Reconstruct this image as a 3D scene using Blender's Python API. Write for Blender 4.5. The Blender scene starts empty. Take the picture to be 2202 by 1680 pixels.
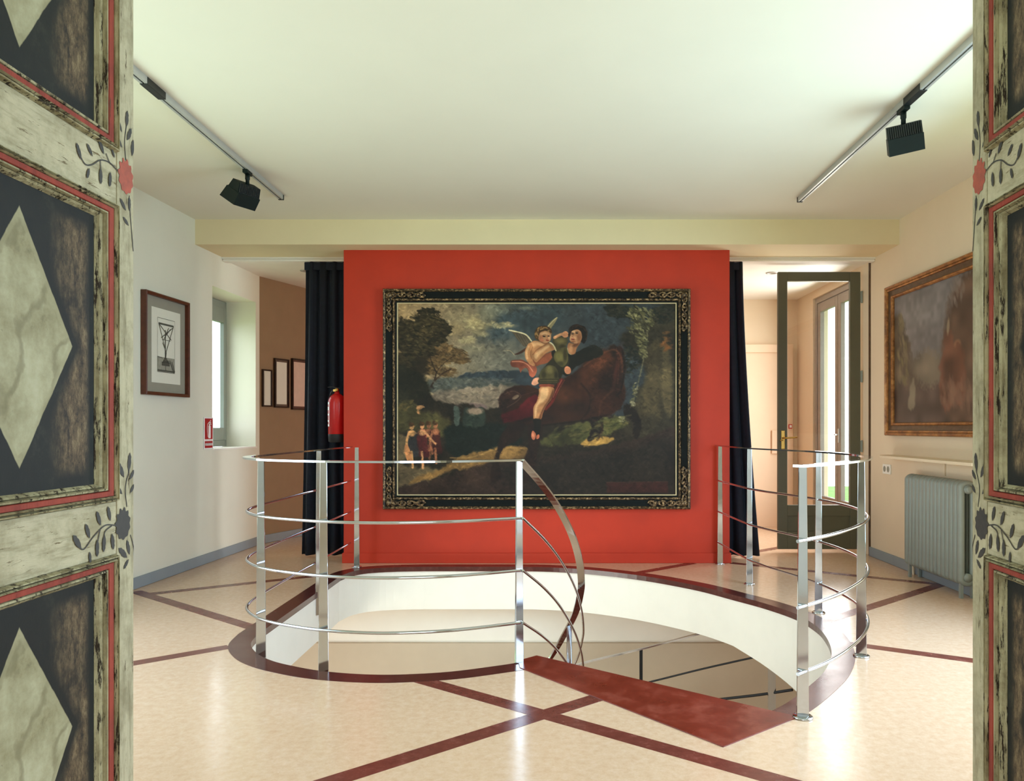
import bpy, bmesh, math, random
import numpy as np
from mathutils import Vector, Matrix
from mathutils.geometry import tessellate_polygon

random.seed(7)
rng = np.random.default_rng(11)
SC = bpy.context.scene
COL = SC.collection

# ------------------------------------------------------------------ camera
CAM_H = 1.15
cam_d = bpy.data.cameras.new('camera')
cam_d.sensor_fit = 'HORIZONTAL'
cam_d.sensor_width = 36.0
cam_d.lens = 1660 / 2202 * 36.0
cam_d.shift_x = -84 / 2202
cam_d.shift_y = 80 / 2202
cam_d.clip_start = 0.05
cam = bpy.data.objects.new('camera', cam_d)
cam.location = (0, 0, CAM_H)
cam.rotation_euler = (math.radians(90), 0, 0)
COL.objects.link(cam)
SC.camera = cam

# ------------------------------------------------------------------ world, light, exposure
SC.view_settings.view_transform = 'Standard'
SC.view_settings.look = 'None'
SC.view_settings.exposure = 0.05
SC.view_settings.gamma = 1.0
SC.view_settings.use_curve_mapping = False
SC.cycles.max_bounces = 10
SC.cycles.diffuse_bounces = 6
SC.cycles.glossy_bounces = 5
SC.cycles.transparent_max_bounces = 16
SC.cycles.sample_clamp_indirect = 6.0
SC.cycles.caustics_reflective = False
SC.cycles.caustics_refractive = False

world = bpy.data.worlds.new('sky')
SC.world = world
world.use_nodes = True
wn = world.node_tree
bg = wn.nodes['Background']
bg.inputs['Color'].default_value = (0.80, 0.91, 1.0, 1)
bg.inputs['Strength'].default_value = 4.5


def area(name, loc, direction, sx, sy, power, color, spread=180):
    d = bpy.data.lights.new(name, 'AREA')
    d.shape = 'RECTANGLE'
    d.size, d.size_y = sx, sy
    d.energy = power
    d.color = color
    d.spread = math.radians(spread)
    o = bpy.data.objects.new(name, d)
    o.location = loc
    o.rotation_euler = Vector(direction).to_track_quat('-Z', 'Y').to_euler()
    COL.objects.link(o)
    return o


SKYC = (0.54, 0.76, 1.0)
GARDEN = (0.86, 1.0, 0.78)
# daylight entering through the tall windows in the side walls, the garden window and the entrance hall
area('daylight_right_sky', (2.80, 3.25, 1.40), (-1, 0.0, -0.26), 2.3, 2.1, 105, SKYC, 160)
area('daylight_right_garden', (2.79, 3.25, 1.40), (-1, 0.0, 0.55), 2.3, 2.1, 18, GARDEN, 150)
area('daylight_left_sky', (-3.0, 3.2, 1.40), (1, 0.0, -0.34), 2.0, 2.1, 34, SKYC, 160)
area('daylight_left_garden', (-2.99, 3.2, 1.40), (1, 0.0, 0.55), 2.0, 2.1, 19, GARDEN, 150)
area('daylight_hall', (0.0, -2.4, 1.5), (0, 1, 0.0), 2.6, 2.0, 16, (0.97, 0.98, 0.95), 170)
area('daylight_garden_door', (2.84, 7.75, 1.5), (-1, 0.0, -0.05), 1.2, 2.0, 50, (1.0, 0.95, 0.90), 170)
area('daylight_small_window', (-3.13, 7.05, 1.65), (1, 0.12, -0.05), 0.7, 1.2, 2.5, (0.93, 1.0, 0.86), 170)
area('added_light_lower_floor', (-2.9, 3.4, -1.4), (1, 0.15, 0.1), 2.2, 1.6, 95, (0.98, 0.98, 0.96), 170)  # added lamp at an unseen opening, brightens the stairwell lining from below


# ------------------------------------------------------------------ helpers
def lin(c):
    return tuple(((v / 255) / 12.92 if v / 255 <= 0.04045 else ((v / 255 + 0.055) / 1.055) ** 2.4) for v in c)


def wloc(o):
    v = Vector((0, 0, 0))
    while o is not None:
        v += o.location
        o = o.parent
    return v


class MB:
    """collects shapes, then links them as one mesh object"""
    def __init__(self):
        self.v, self.f, self.s = [], [], []

    def add(self, vs, fs, smooth=False):
        b = len(self.v)
        self.v += [tuple(p) for p in vs]
        self.f += [tuple(i + b for i in f) for f in fs]
        self.s += [smooth] * len(fs)
        return self

    def box(self, x0, x1, y0, y1, z0, z1):
        return self.add([(x0, y0, z0), (x1, y0, z0), (x1, y1, z0), (x0, y1, z0), (x0, y0, z1), (x1, y0, z1), (x1, y1, z1), (x0, y1, z1)],
                        [(0, 3, 2, 1), (4, 5, 6, 7), (0, 1, 5, 4), (1, 2, 6, 5), (2, 3, 7, 6), (3, 0, 4, 7)])

    def prism(self, poly, z0, z1):
        n = len(poly)
        vs = [(p[0], p[1], z0) for p in poly] + [(p[0], p[1], z1) for p in poly]
        fs = [(i, (i + 1) % n, n + (i + 1) % n, n + i) for i in range(n)]
        tris = tessellate_polygon([[Vector((p[0], p[1], 0)) for p in poly]])
        fs += [tuple(n + i for i in t) for t in tris] + [tuple(reversed(t)) for t in tris]
        return self.add(vs, fs)

    def ring(self, inner, outer, z0, z1, closed=True):
        n = len(inner)
        vs = [(p[0], p[1], z1) for p in inner] + [(p[0], p[1], z1) for p in outer] + [(p[0], p[1], z0) for p in inner] + [(p[0], p[1], z0) for p in outer]
        fs = []
        for i in range(n if closed else n - 1):
            j = (i + 1) % n
            fs += [(i, j, n + j, n + i), (2 * n + j, 2 * n + i, 3 * n + i, 3 * n + j), (i, 2 * n + i, 2 * n + j, j), (n + j, 3 * n + j, 3 * n + i, n + i)]
        if not closed:
            fs += [(0, n, 3 * n, 2 * n), (n - 1, 3 * n - 1, 4 * n - 1, 2 * n - 1)]
        return self.add(vs, fs)

    def tube(self, path, r, n=8, closed=False, flat=None, smooth=True):
        """round tube, or with flat=(ry, rz) an elliptic one in side/up axes"""
        P = [Vector(p) for p in path]
        m = len(P)
        vs = []
        for i, p in enumerate(P):
            a = P[(i - 1) % m] if (closed or i > 0) else P[i]
            b = P[(i + 1) % m] if (closed or i < m - 1) else P[i]
            t = (b - a).normalized()
            up = Vector((0, 0, 1)) if abs(t.z) < 0.95 else Vector((0, 1, 0))
            sd = t.cross(up).normalized()
            u = sd.cross(t).normalized()
            rr = r[i] if isinstance(r, (list, tuple)) else r
            for k in range(n):
                a_ = 2 * math.pi * k / n
                if flat:
                    vs.append(p + sd * math.cos(a_) * flat[0] + u * math.sin(a_) * flat[1])
                else:
                    vs.append(p + (sd * math.cos(a_) + u * math.sin(a_)) * rr)
        fs = []
        for i in range(m if closed else m - 1):
            j = (i + 1) % m
            for k in range(n):
                l = (k + 1) % n
                fs.append((i * n + k, i * n + l, j * n + l, j * n + k))
        self.add(vs, fs, smooth)
        if not closed:
            self.add(vs[:n], [tuple(range(n))[::-1]])
            self.add(vs[-n:], [tuple(range(n))])
        return self

    def bar(self, path, w, h, up=(0, 0, 1), closed=False):
        """flat rectangular bar swept along a path, w sideways, h upwards"""
        P = [Vector(p) for p in path]
        m = len(P)
        vs = []
        up = Vector(up)
        for i, p in enumerate(P):
            a = P[(i - 1) % m] if (closed or i > 0) else P[i]
            b = P[(i + 1) % m] if (closed or i < m - 1) else P[i]
            t = (b - a).normalized()
            sd = t.cross(up).normalized()
            u = sd.cross(t).normalized()
            for (sx, sz) in ((-1, -1), (1, -1), (1, 1), (-1, 1)):
                vs.append(p + sd * sx * w / 2 + u * sz * h / 2)
        fs = []
        for i in range(m if closed else m - 1):
            j = (i + 1) % m
            for k in range(4):
                l = (k + 1) % 4
                fs.append((i * 4 + k, i * 4 + l, j * 4 + l, j * 4 + k))
        if not closed:
            fs += [(3, 2, 1, 0), tuple((m - 1) * 4 + k for k in range(4))]
        return self.add(vs, fs)

    def lathe(self, prof, c=(0, 0, 0), n=20, axis='z', smooth=True):
        vs = []
        for (r, h) in prof:
            for k in range(n):
                a = 2 * math.pi * k / n
                if axis == 'z':
                    vs.append((c[0] + r * math.cos(a), c[1] + r * math.sin(a), c[2] + h))
                elif axis == 'x':
                    vs.append((c[0] + h, c[1] + r * math.cos(a), c[2] + r * math.sin(a)))
                else:
                    vs.append((c[0] + r * math.cos(a), c[1] + h, c[2] + r * math.sin(a)))
        fs = []
        for i in range(len(prof) - 1):
            for k in range(n):
                l = (k + 1) % n
                fs.append((i * n + k, i * n + l, (i + 1) * n + l, (i + 1) * n + k))
        fs += [tuple(range(n))[::-1], tuple((len(prof) - 1) * n + k for k in range(n))]
        return self.add(vs, fs, smooth)

    def frame(self, prof, x0, x1, z0, z1, conv):
        """sweep a profile [(inset, height)] mitred round a rectangle; conv(x, height, z) -> point"""
        m = len(prof)
        vs = []
        for (d, h) in prof:
            for (x, z) in ((x0 + d, z0 + d), (x1 - d, z0 + d), (x1 - d, z1 - d), (x0 + d, z1 - d)):
                vs.append(conv(x, h, z))
        fs = []
        for i in range(m - 1):
            for k in range(4):
                l = (k + 1) % 4
                fs.append((i * 4 + k, i * 4 + l, (i + 1) * 4 + l, (i + 1) * 4 + k))
        return self.add(vs, fs)

    def build(self, name, mat, parent=None, local=False, bevel=0.0, recalc=True, org=None):
        vs = self.v
        off = Vector((0, 0, 0))
        if parent is not None:
            if not local:
                off = wloc(parent)
        elif org is not None:
            off = Vector(org)
        if off.length > 0:
            vs = [(p[0] - off.x, p[1] - off.y, p[2] - off.z) for p in vs]
        me = bpy.data.meshes.new(name)
        me.from_pydata(vs, [], self.f)
        me.polygons.foreach_set('use_smooth', self.s)
        if recalc:
            bm = bmesh.new()
            bm.from_mesh(me)
            bmesh.ops.recalc_face_normals(bm, faces=bm.faces)
            bm.to_mesh(me)
            bm.free()
        me.update()
        o = bpy.data.objects.new(name, me)
        COL.objects.link(o)
        if parent is not None:
            o.parent = parent
        elif org is not None:
            o.location = org
        if mat is not None:
            me.materials.append(mat)
        if bevel > 0:
            b = o.modifiers.new('bevel', 'BEVEL')
            b.width = bevel
            b.segments = 2
            b.limit_method = 'ANGLE'
        return o


def tag(o, label=None, cat=None, group=None, kind=None):
    if label: o['label'] = label
    if cat: o['category'] = cat
    if group: o['group'] = group
    if kind: o['kind'] = kind
    return o


def thing(name, loc, label, cat, group=None, rz=0.0, kind=None):
    o = bpy.data.objects.new(name, None)
    o.empty_display_size = 0.1
    o.location = loc
    o.rotation_euler = (0, 0, rz)
    COL.objects.link(o)
    return tag(o, label, cat, group, kind)


def share(src, name, parent, loc=(0, 0, 0)):
    c = src.copy()
    c.name = name
    c.parent = parent
    c.location = loc
    COL.objects.link(c)
    return c


def catmull(pts, n=8, closed=False):
    P = [Vector(p) for p in pts]
    out = []
    m = len(P)
    for i in range(m if closed else m - 1):
        p0 = P[(i - 1) % m] if (closed or i > 0) else P[i] * 2 - P[i + 1]
        p1, p2 = P[i], P[(i + 1) % m]
        p3 = P[(i + 2) % m] if (closed or i + 2 < m) else p2 * 2 - p1
        for k in range(n):
            t = k / n
            out.append(0.5 * ((2 * p1) + (p2 - p0) * t + (2 * p0 - 5 * p1 + 4 * p2 - p3) * t * t + (3 * p1 - p0 - 3 * p2 + p3) * t ** 3))
    if not closed:
        out.append(P[-1])
    return out


def offset_loop(loop, d):
    """offset a closed 2-D loop outwards (loop counter-clockwise)"""
    n = len(loop)
    out = []
    for i in range(n):
        a, b = Vector(loop[i - 1][:2]), Vector(loop[(i + 1) % n][:2])
        t = (b - a).normalized()
        out.append((loop[i][0] + t.y * d, loop[i][1] - t.x * d))
    return out


# ------------------------------------------------------------------ materials
class NT:
    def __init__(self, name):
        self.m = bpy.data.materials.new(name)
        self.m.use_nodes = True
        self.t = self.m.node_tree
        self.b = self.t.nodes['Principled BSDF']
        self._tc = None

    def n(self, kind, **kw):
        nd = self.t.nodes.new(kind)
        for k, v in kw.items():
            setattr(nd, k, v)
        return nd

    def l(self, a, b):
        self.t.links.new(a, b)

    def coord(self, which='Object'):
        if self._tc is None:
            self._tc = self.n('ShaderNodeTexCoord')
        return self._tc.outputs[which]

    def mapped(self, scale=(1, 1, 1), rot=(0, 0, 0)):
        mp = self.n('ShaderNodeMapping')
        mp.inputs['Scale'].default_value = scale
        mp.inputs['Rotation'].default_value = rot
        self.l(self.coord(), mp.inputs['Vector'])
        return mp.outputs['Vector']

    def noise(self, scale, detail=4, rough=0.55, vec=None):
        nd = self.n('ShaderNodeTexNoise')
        nd.inputs['Scale'].default_value = scale
        nd.inputs['Detail'].default_value = detail
        nd.inputs['Roughness'].default_value = rough
        self.l(vec if vec is not None else self.coord(), nd.inputs['Vector'])
        return nd.outputs['Fac']

    def ramp(self, fac, stops):
        nd = self.n('ShaderNodeValToRGB')
        e = nd.color_ramp.elements
        while len(e) < len(stops):
            e.new(0.5)
        for i, (p, c) in enumerate(stops):
            e[i].position = p
            e[i].color = (*c, 1) if len(c) == 3 else c
        self.l(fac, nd.inputs['Fac'])
        return nd.outputs['Color']

    def math(self, op, a, b=None, c=None):
        nd = self.n('ShaderNodeMath', operation=op)
        for i, v in enumerate((a, b, c)):
            if v is None: continue
            if isinstance(v, (int, float)):
                nd.inputs[i].default_value = v
            else:
                self.l(v, nd.inputs[i])
        return nd.outputs[0]

    def mix(self, fac, a, b):
        nd = self.n('ShaderNodeMix', data_type='RGBA')
        ins = [s for s in nd.inputs]
        def put(idx, v):
            if isinstance(v, tuple):
                ins[idx].default_value = (*v, 1) if len(v) == 3 else v
            elif isinstance(v, (int, float)):
                ins[idx].default_value = v
            else:
                self.l(v, ins[idx])
        put(0, fac); put(6, a); put(7, b)
        return nd.outputs[2]

    def bump(self, fac, strength=0.2, dist=0.002):
        nd = self.n('ShaderNodeBump')
        nd.inputs['Strength'].default_value = strength
        nd.inputs['Distance'].default_value = dist
        self.l(fac, nd.inputs['Height'])
        self.l(nd.outputs['Normal'], self.b.inputs['Normal'])


def mat(name, c, rough=0.6, metal=0.0, vary=0.06, vscale=6.0, bump=0.0, bscale=60, spec=0.5, coat=0.0):
    m = NT(name)
    m.b.inputs['Roughness'].default_value = rough
    m.b.inputs['Metallic'].default_value = metal
    m.b.inputs['Specular IOR Level'].default_value = spec
    m.b.inputs['Coat Weight'].default_value = coat
    c = lin(c)
    lo = tuple(v * (1 - vary) for v in c)
    hi = tuple(min(1, v * (1 + vary)) for v in c)
    m.l(m.ramp(m.noise(vscale), [(0.3, lo), (0.7, hi)]), m.b.inputs['Base Color'])
    if bump:
        m.bump(m.noise(bscale, 3), bump)
    return m.m


M = {}
M['wall'] = mat('cream_plaster', (226, 224, 208), 0.8, vary=0.02, vscale=3, bump=0.08, bscale=40)
M['wall_warm'] = mat('warm_plaster', (228, 210, 182), 0.8, vary=0.02, vscale=3, bump=0.08, bscale=40)
M['beam'] = mat('cream_beam_paint', (228, 214, 176), 0.8, vary=0.02, vscale=3)
M['ceil'] = mat('ceiling_paint', (228, 226, 212), 0.85, vary=0.015, vscale=2)
M['red'] = mat('red_wall_paint', (188, 46, 12), 0.62, vary=0.06, vscale=4, bump=0.12, bscale=70)
M['white'] = mat('white_paint', (238, 236, 228), 0.5, vary=0.02)
M['fascia'] = mat('stairwell_plaster', (240, 236, 224), 0.7, vary=0.02)
M['tan'] = mat('tan_wall_paint', (198, 183, 160), 0.7, vary=0.03)
M['brown_wall'] = mat('brown_wall_paint', (150, 122, 92), 0.8, vary=0.05, bump=0.08, bscale=50)
M['baseboard'] = mat('blue_grey_skirting', (140, 150, 157), 0.5, vary=0.03)
M['olive'] = mat('olive_grey_paint', (92, 90, 72), 0.45, vary=0.05)
M['greyframe'] = mat('grey_green_window_paint', (132, 138, 128), 0.45, vary=0.05)
M['taupe'] = mat('taupe_window_paint', (150, 138, 126), 0.45, vary=0.04)
M['chrome'] = mat('polished_steel', (204, 209, 216), 0.10, 1.0, vary=0.04, vscale=9)
M['navy'] = mat('navy_curtain_cloth', (14, 24, 40), 0.85, vary=0.25, vscale=30, bump=0.1, bscale=300)
M['alu'] = mat('aluminium_track', (186, 187, 184), 0.35, 0.35, vary=0.05)
M['black'] = mat('black_plastic', (20, 26, 26), 0.45, vary=0.1)
M['dkgreen'] = mat('dark_lamp_paint', (14, 27, 26), 0.5, vary=0.08, spec=0.25)
M['brass'] = mat('brass', (190, 150, 80), 0.25, 1.0, vary=0.05)
M['radiator'] = mat('radiator_paint', (140, 148, 142), 0.42, vary=0.05, vscale=12)
M['walnut'] = mat('walnut_frame_wood', (84, 40, 22), 0.4, vary=0.25, vscale=20)
M['darkwood'] = mat('dark_frame_wood', (48, 28, 20), 0.4, vary=0.25, vscale=20)
M['mount'] = mat('grey_mount_card', (150, 146, 132), 0.9, vary=0.04)
M['paper'] = mat('print_paper', (224, 222, 208), 0.9, vary=0.02)
M['pinkpaper'] = mat('pink_print_paper', (214, 186, 168), 0.9, vary=0.06, vscale=14)
M['ink'] = mat('engraving_ink', (86, 84, 74), 0.9, vary=0.1)
M['ink_mid'] = mat('engraving_tone', (150, 148, 134), 0.9, vary=0.15, vscale=60)
M['signred'] = mat('sign_red', (168, 12, 28), 0.4, vary=0.03)
M['signwhite'] = mat('sign_white', (240, 236, 236), 0.4, vary=0.01)
M['extred'] = mat('extinguisher_red', (190, 22, 24), 0.25, vary=0.04)
M['dark_tone'] = mat('black_rubber', (18, 18, 20), 0.6, vary=0.1)
M['lawn'] = mat('lawn_grass', (92, 130, 50), 0.95, vary=0.3, vscale=0.8)
M['stucco'] = mat('outside_stucco', (244, 228, 178), 0.9, vary=0.03)
M['lowfloor'] = mat('lower_floor_stone', (196, 176, 148), 0.4, vary=0.06)
M['paledoor'] = mat('pale_peach_door_paint', (232, 206, 176), 0.55, vary=0.02)
M['lampglass'] = mat('frosted_reflector', (210, 214, 216), 0.2, 0.8, vary=0.02)

# glass: mostly clear, with a weak reflection
g = NT('window_glass')
tr = g.n('ShaderNodeBsdfTransparent')
gl = g.n('ShaderNodeBsdfGlossy')
gl.inputs['Roughness'].default_value = 0.02
mx = g.n('ShaderNodeMixShader')
mx.inputs[0].default_value = 0.05
g.l(tr.outputs[0], mx.inputs[1])
g.l(gl.outputs[0], mx.inputs[2])
g.l(mx.outputs[0], g.t.nodes['Material Output'].inputs['Surface'])
M['glass'] = g.m

# polished floor: mottled beige
m = NT('polished_beige_floor')
big = m.noise(0.9, 3)
fine = m.noise(30, 9, 0.78)
col = m.ramp(fine, [(0.30, lin((203, 168, 136))), (0.52, lin((217, 186, 157))), (0.74, lin((228, 203, 179)))])
col = m.mix(m.math('MULTIPLY', big, 0.35), col, lin((208, 168, 130)))
speck = m.ramp(m.noise(70, 2, 0.6), [(0.70, (0, 0, 0)), (0.76, (1, 1, 1))])
col = m.mix(m.math('MULTIPLY', speck, 0.35), col, lin((246, 234, 216)))
m.l(col, m.b.inputs['Base Color'])
m.l(m.math('MULTIPLY_ADD', m.noise(5, 4), 0.12, 0.13), m.b.inputs['Roughness'])
m.b.inputs['Specular IOR Level'].default_value = 0.55
m.bump(m.noise(2, 2), 0.012, 0.01)
M['floor'] = m.m

# dark red-brown inlay and stair border
def red_stone(name, a, b, c, rough):
    m = NT(name)
    col = m.ramp(m.noise(18, 8, 0.7), [(0.28, lin(a)), (0.55, lin(b)), (0.8, lin(c))])
    m.l(col, m.b.inputs['Base Color'])
    m.l(m.math('MULTIPLY_ADD', m.noise(6, 4), 0.2, rough), m.b.inputs['Roughness'])
    return m.m
M['inlay'] = red_stone('red_brown_inlay', (92, 42, 34), (112, 56, 46), (148, 92, 82), 0.16)
M['border'] = red_stone('dark_red_border', (66, 26, 24), (80, 36, 32), (108, 62, 58), 0.14)
m = NT('red_top_tread')
col = m.ramp(m.noise(7, 8, 0.7, m.mapped((1, 1, 1))), [(0.28, lin((92, 28, 14))), (0.50, lin((114, 38, 22))), (0.78, lin((150, 78, 62)))])
m.l(col, m.b.inputs['Base Color'])
m.l(m.math('MULTIPLY_ADD', m.noise(6, 6), 0.3, 0.16), m.b.inputs['Roughness'])
M['tread'] = m.m

# gilt carved mouldings
def gilt(name, scale, dark, mid, light, relief=0.5):
    m = NT(name)
    nz = m.noise(scale, 5, 0.65)
    m.l(m.ramp(nz, [(0.36, lin(dark)), (0.50, lin(mid)), (0.66, lin(light))]), m.b.inputs['Base Color'])
    m.b.inputs['Roughness'].default_value = 0.42
    m.b.inputs['Metallic'].default_value = 0.25
    m.bump(nz, relief, 0.006)
    return m.m
M['gilt'] = gilt('worn_gilt', 55, (14, 10, 7), (80, 60, 38), (196, 164, 118))
M['gilt_brown'] = gilt('brown_gilt', 14, (112, 68, 28), (150, 96, 46), (186, 130, 70), 0.12)
M['ebony'] = mat('ebonised_frame', (9, 15, 15), 0.45, vary=0.3, vscale=20, spec=0.15)
M['frame_brown'] = mat('brown_frame_cove', (84, 60, 38), 0.45, vary=0.35, vscale=25)
M['slip'] = mat('cream_slip', (206, 190, 148), 0.5, vary=0.08, vscale=20)

# vertex painted canvas
def canvas_mat(name, rough=0.42):
    m = NT(name)
    at = m.n('ShaderNodeAttribute', attribute_name='paint')
    m.l(at.outputs['Color'], m.b.inputs['Base Color'])
    m.b.inputs['Roughness'].default_value = rough
    m.b.inputs['Specular IOR Level'].default_value = 0.25
    m.bump(m.noise(140, 3), 0.12, 0.002)
    return m.m
M['canvas'] = canvas_mat('oil_paint_canvas')

# old painted doors
def old_paint(name, base, stain, chip, vertical=True, wear=0.60):
    m = NT(name)
    vec = m.mapped((16, 16, 2.2) if vertical else (2.2, 16, 16))
    streak = m.noise(3.2, 8, 0.7, vec)
    cloud = m.noise(13, 8, 0.7)
    col = m.ramp(streak, [(0.30, lin(stain)), (0.5, lin(base)), (0.75, tuple(min(1, v * 1.12) for v in lin(base)))])
    col = m.mix(m.ramp(cloud, [(0.44, (0, 0, 0)), (0.66, (0.75, 0.75, 0.75))]), col, lin(stain))
    chipm = m.ramp(m.noise(5.5, 9, 0.78, vec), [(wear, (0, 0, 0)), (wear + 0.03, (1, 1, 1))])
    col = m.mix(chipm, col, lin(chip))
    spots = m.ramp(m.noise(80, 5, 0.8), [(0.66, (0, 0, 0)), (0.72, (1, 1, 1))])
    col = m.mix(m.math('MULTIPLY', spots, 0.45), col, lin(chip))
    m.l(col, m.b.inputs['Base Color'])
    m.b.inputs['Roughness'].default_value = 0.65
    m.b.inputs['Specular IOR Level'].default_value = 0.25
    m.bump(m.math('SUBTRACT', streak, m.math('MULTIPLY', chipm, 0.5)), 0.6, 0.004)
    return m.m
M['old_cream'] = old_paint('old_cream_paint', (180, 171, 142), (126, 117, 88), (84, 66, 42))
M['old_cream_h'] = old_paint('old_cream_paint_rail', (186, 177, 148), (138, 129, 98), (112, 94, 64), False)
M['old_mould'] = old_paint('worn_shaded_moulding_paint', (172, 164, 130), (98, 84, 54), (46, 34, 20), True, 0.54)  # worn paint, its chips darkened to put shade into the mouldings
M['old_red'] = old_paint('old_red_line_paint', (150, 62, 46), (118, 46, 36), (96, 66, 46), True, 0.62)
M['leafpaint'] = mat('dark_leaf_paint', (40, 36, 28), 0.6, vary=0.35, vscale=90)
M['flower_red'] = mat('faded_red_flower_paint', (156, 66, 42), 0.6, vary=0.25, vscale=60)

def diamond_mat(name, a, b):
    m = NT(name)
    sep = m.n('ShaderNodeSeparateXYZ')
    m.l(m.coord(), sep.inputs[0])
    ax = m.math('ABSOLUTE', sep.outputs['X'])
    az = m.math('ABSOLUTE', sep.outputs['Z'])
    t = m.math('ADD', m.math('DIVIDE', ax, a), m.math('DIVIDE', az, b))
    t = m.math('ADD', t, m.math('MULTIPLY', m.math('SUBTRACT', m.noise(30, 3), 0.5), 0.04))
    inside = m.ramp(t, [(0.985, (1, 1, 1)), (1.0, (0, 0, 0))])
    rim = m.ramp(t, [(0.90, (0, 0, 0)), (0.93, (1, 1, 1)), (0.985, (1, 1, 1)), (1.0, (0, 0, 0))])
    # marbled cream of the diamond
    cl = m.noise(11, 8, 0.68)
    cream = m.ramp(cl, [(0.28, lin((96, 88, 60))), (0.42, lin((142, 135, 103))), (0.58, lin((166, 161, 130))), (0.75, lin((182, 178, 150)))])
    # diagonal brushed veins
    wv = m.n('ShaderNodeTexWave', wave_type='BANDS', bands_direction='X')
    wv.inputs['Scale'].default_value = 3.2
    wv.inputs['Distortion'].default_value = 7.0
    wv.inputs['Detail'].default_value = 5
    wv.inputs['Detail Scale'].default_value = 2.2
    m.l(m.mapped((1, 1, 1), (0, math.radians(38), 0)), wv.inputs['Vector'])
    vein = m.ramp(wv.outputs['Fac'], [(0.0, (1, 1, 1)), (0.10, (0, 0, 0))])
    cream = m.mix(m.math('MULTIPLY', vein, 0.55), cream, lin((104, 96, 66)))
    spots = m.ramp(m.noise(46, 6, 0.8), [(0.64, (0, 0, 0)), (0.70, (1, 1, 1))])
    cream = m.mix(m.math('MULTIPLY', spots, 0.6), cream, lin((92, 82, 56)))
    cream = m.mix(m.math('MULTIPLY', rim, 0.5), cream, lin((150, 144, 112)))
    # dark ground with brown wear towards the edges
    dk = m.ramp(m.noise(10, 6, 0.7), [(0.3, lin((10, 11, 8))), (0.58, lin((20, 22, 16))), (0.8, lin((54, 54, 42)))])
    wear = m.ramp(m.noise(40, 10, 0.85, m.mapped((1.5, 1, 0.6))), [(0.40, lin((30, 26, 20))), (0.50, lin((84, 68, 48))), (0.60, lin((126, 108, 80))), (0.72, lin((166, 150, 118)))])
    patch = m.ramp(m.noise(6, 5, 0.7), [(0.34, (0, 0, 0)), (0.50, (1, 1, 1))])
    edge = m.ramp(ax, [(0.065, (0, 0, 0)), (0.115, (1, 1, 1)), (0.152, (1, 1, 1)), (0.166, (0, 0, 0))])
    low = m.ramp(m.math('ABSOLUTE', sep.outputs['Z']), [(0.185, (1, 1, 1)), (0.205, (0, 0, 0))])
    pm = m.math('MULTIPLY', m.math('MULTIPLY', edge, low), patch)
    far = m.ramp(t, [(1.12 / 1.0 if False else 0.0, (0, 0, 0)), (1.0, (0, 0, 0))])
    t2 = m.math('MULTIPLY', m.math('SUBTRACT', t, 1.10), 6.0)
    pm = m.math('MULTIPLY', pm, m.math('MINIMUM', m.math('MAXIMUM', t2, 0.0), 1.0))
    dk = m.mix(pm, dk, wear)
    scratch = m.ramp(m.noise(34, 10, 0.9, m.mapped((1, 1, 0.7), (0, 0.6, 0))), [(0.62, (0, 0, 0)), (0.66, (1, 1, 1))])
    dk = m.mix(m.math('MULTIPLY', scratch, 0.5), dk, lin((140, 134, 112)))
    m.l(m.mix(inside, dk, cream), m.b.inputs['Base Color'])
    m.b.inputs['Roughness'].default_value = 0.55
    m.b.inputs['Specular IOR Level'].default_value = 0.2
    m.bump(cl, 0.3, 0.003)
    return m.m
M['diamond'] = diamond_mat('marbled_diamond_panel', 0.122, 0.188)

# ------------------------------------------------------------------ dimensions
CEIL = 2.866
BEAM = 2.66
BACKC = 2.625
RED_Y = 6.56
XL = lambda y: -2.97 + 0.043 * (y - 5.5)
XR = 2.87

# stairwell outline, counter-clockwise seen from above
near = catmull([(-1.63, 4.30), (-1.595, 4.10), (-1.49, 3.92), (-1.37, 3.80), (-1.244, 3.72), (-1.099, 3.65), (-0.935, 3.605), (-0.774, 3.588),
                (-0.618, 3.602), (-0.467, 3.636), (-0.312, 3.70), (-0.139, 3.79), (-0.073, 3.888)], 5)
right = catmull([(0.894, 3.13), (0.996, 3.236), (1.144, 3.427), (1.275, 3.616), (1.385, 3.826), (1.455, 4.01), (1.508, 4.23), (1.535, 4.46), (1.51, 4.75),
                 (1.40, 5.04), (1.245, 5.31), (1.055, 5.62), (0.735, 5.96), (0.40, 6.19), (0.12, 6.31), (-0.15, 6.365), (-0.6, 6.372), (-1.15, 6.365), (-1.45, 6.30), (-1.58, 6.17), (-1.63, 5.98)], 5)
HOLE = [tuple(p[:2]) for p in ([Vector((*p, 0)) for p in []])]
near = [(p.x, p.y) for p in near]
right = [(p.x, p.y) for p in right]
HOLE = near + right

# ------------------------------------------------------------------ structure
def struct(o):
    o['kind'] = 'structure'
    return o


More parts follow.
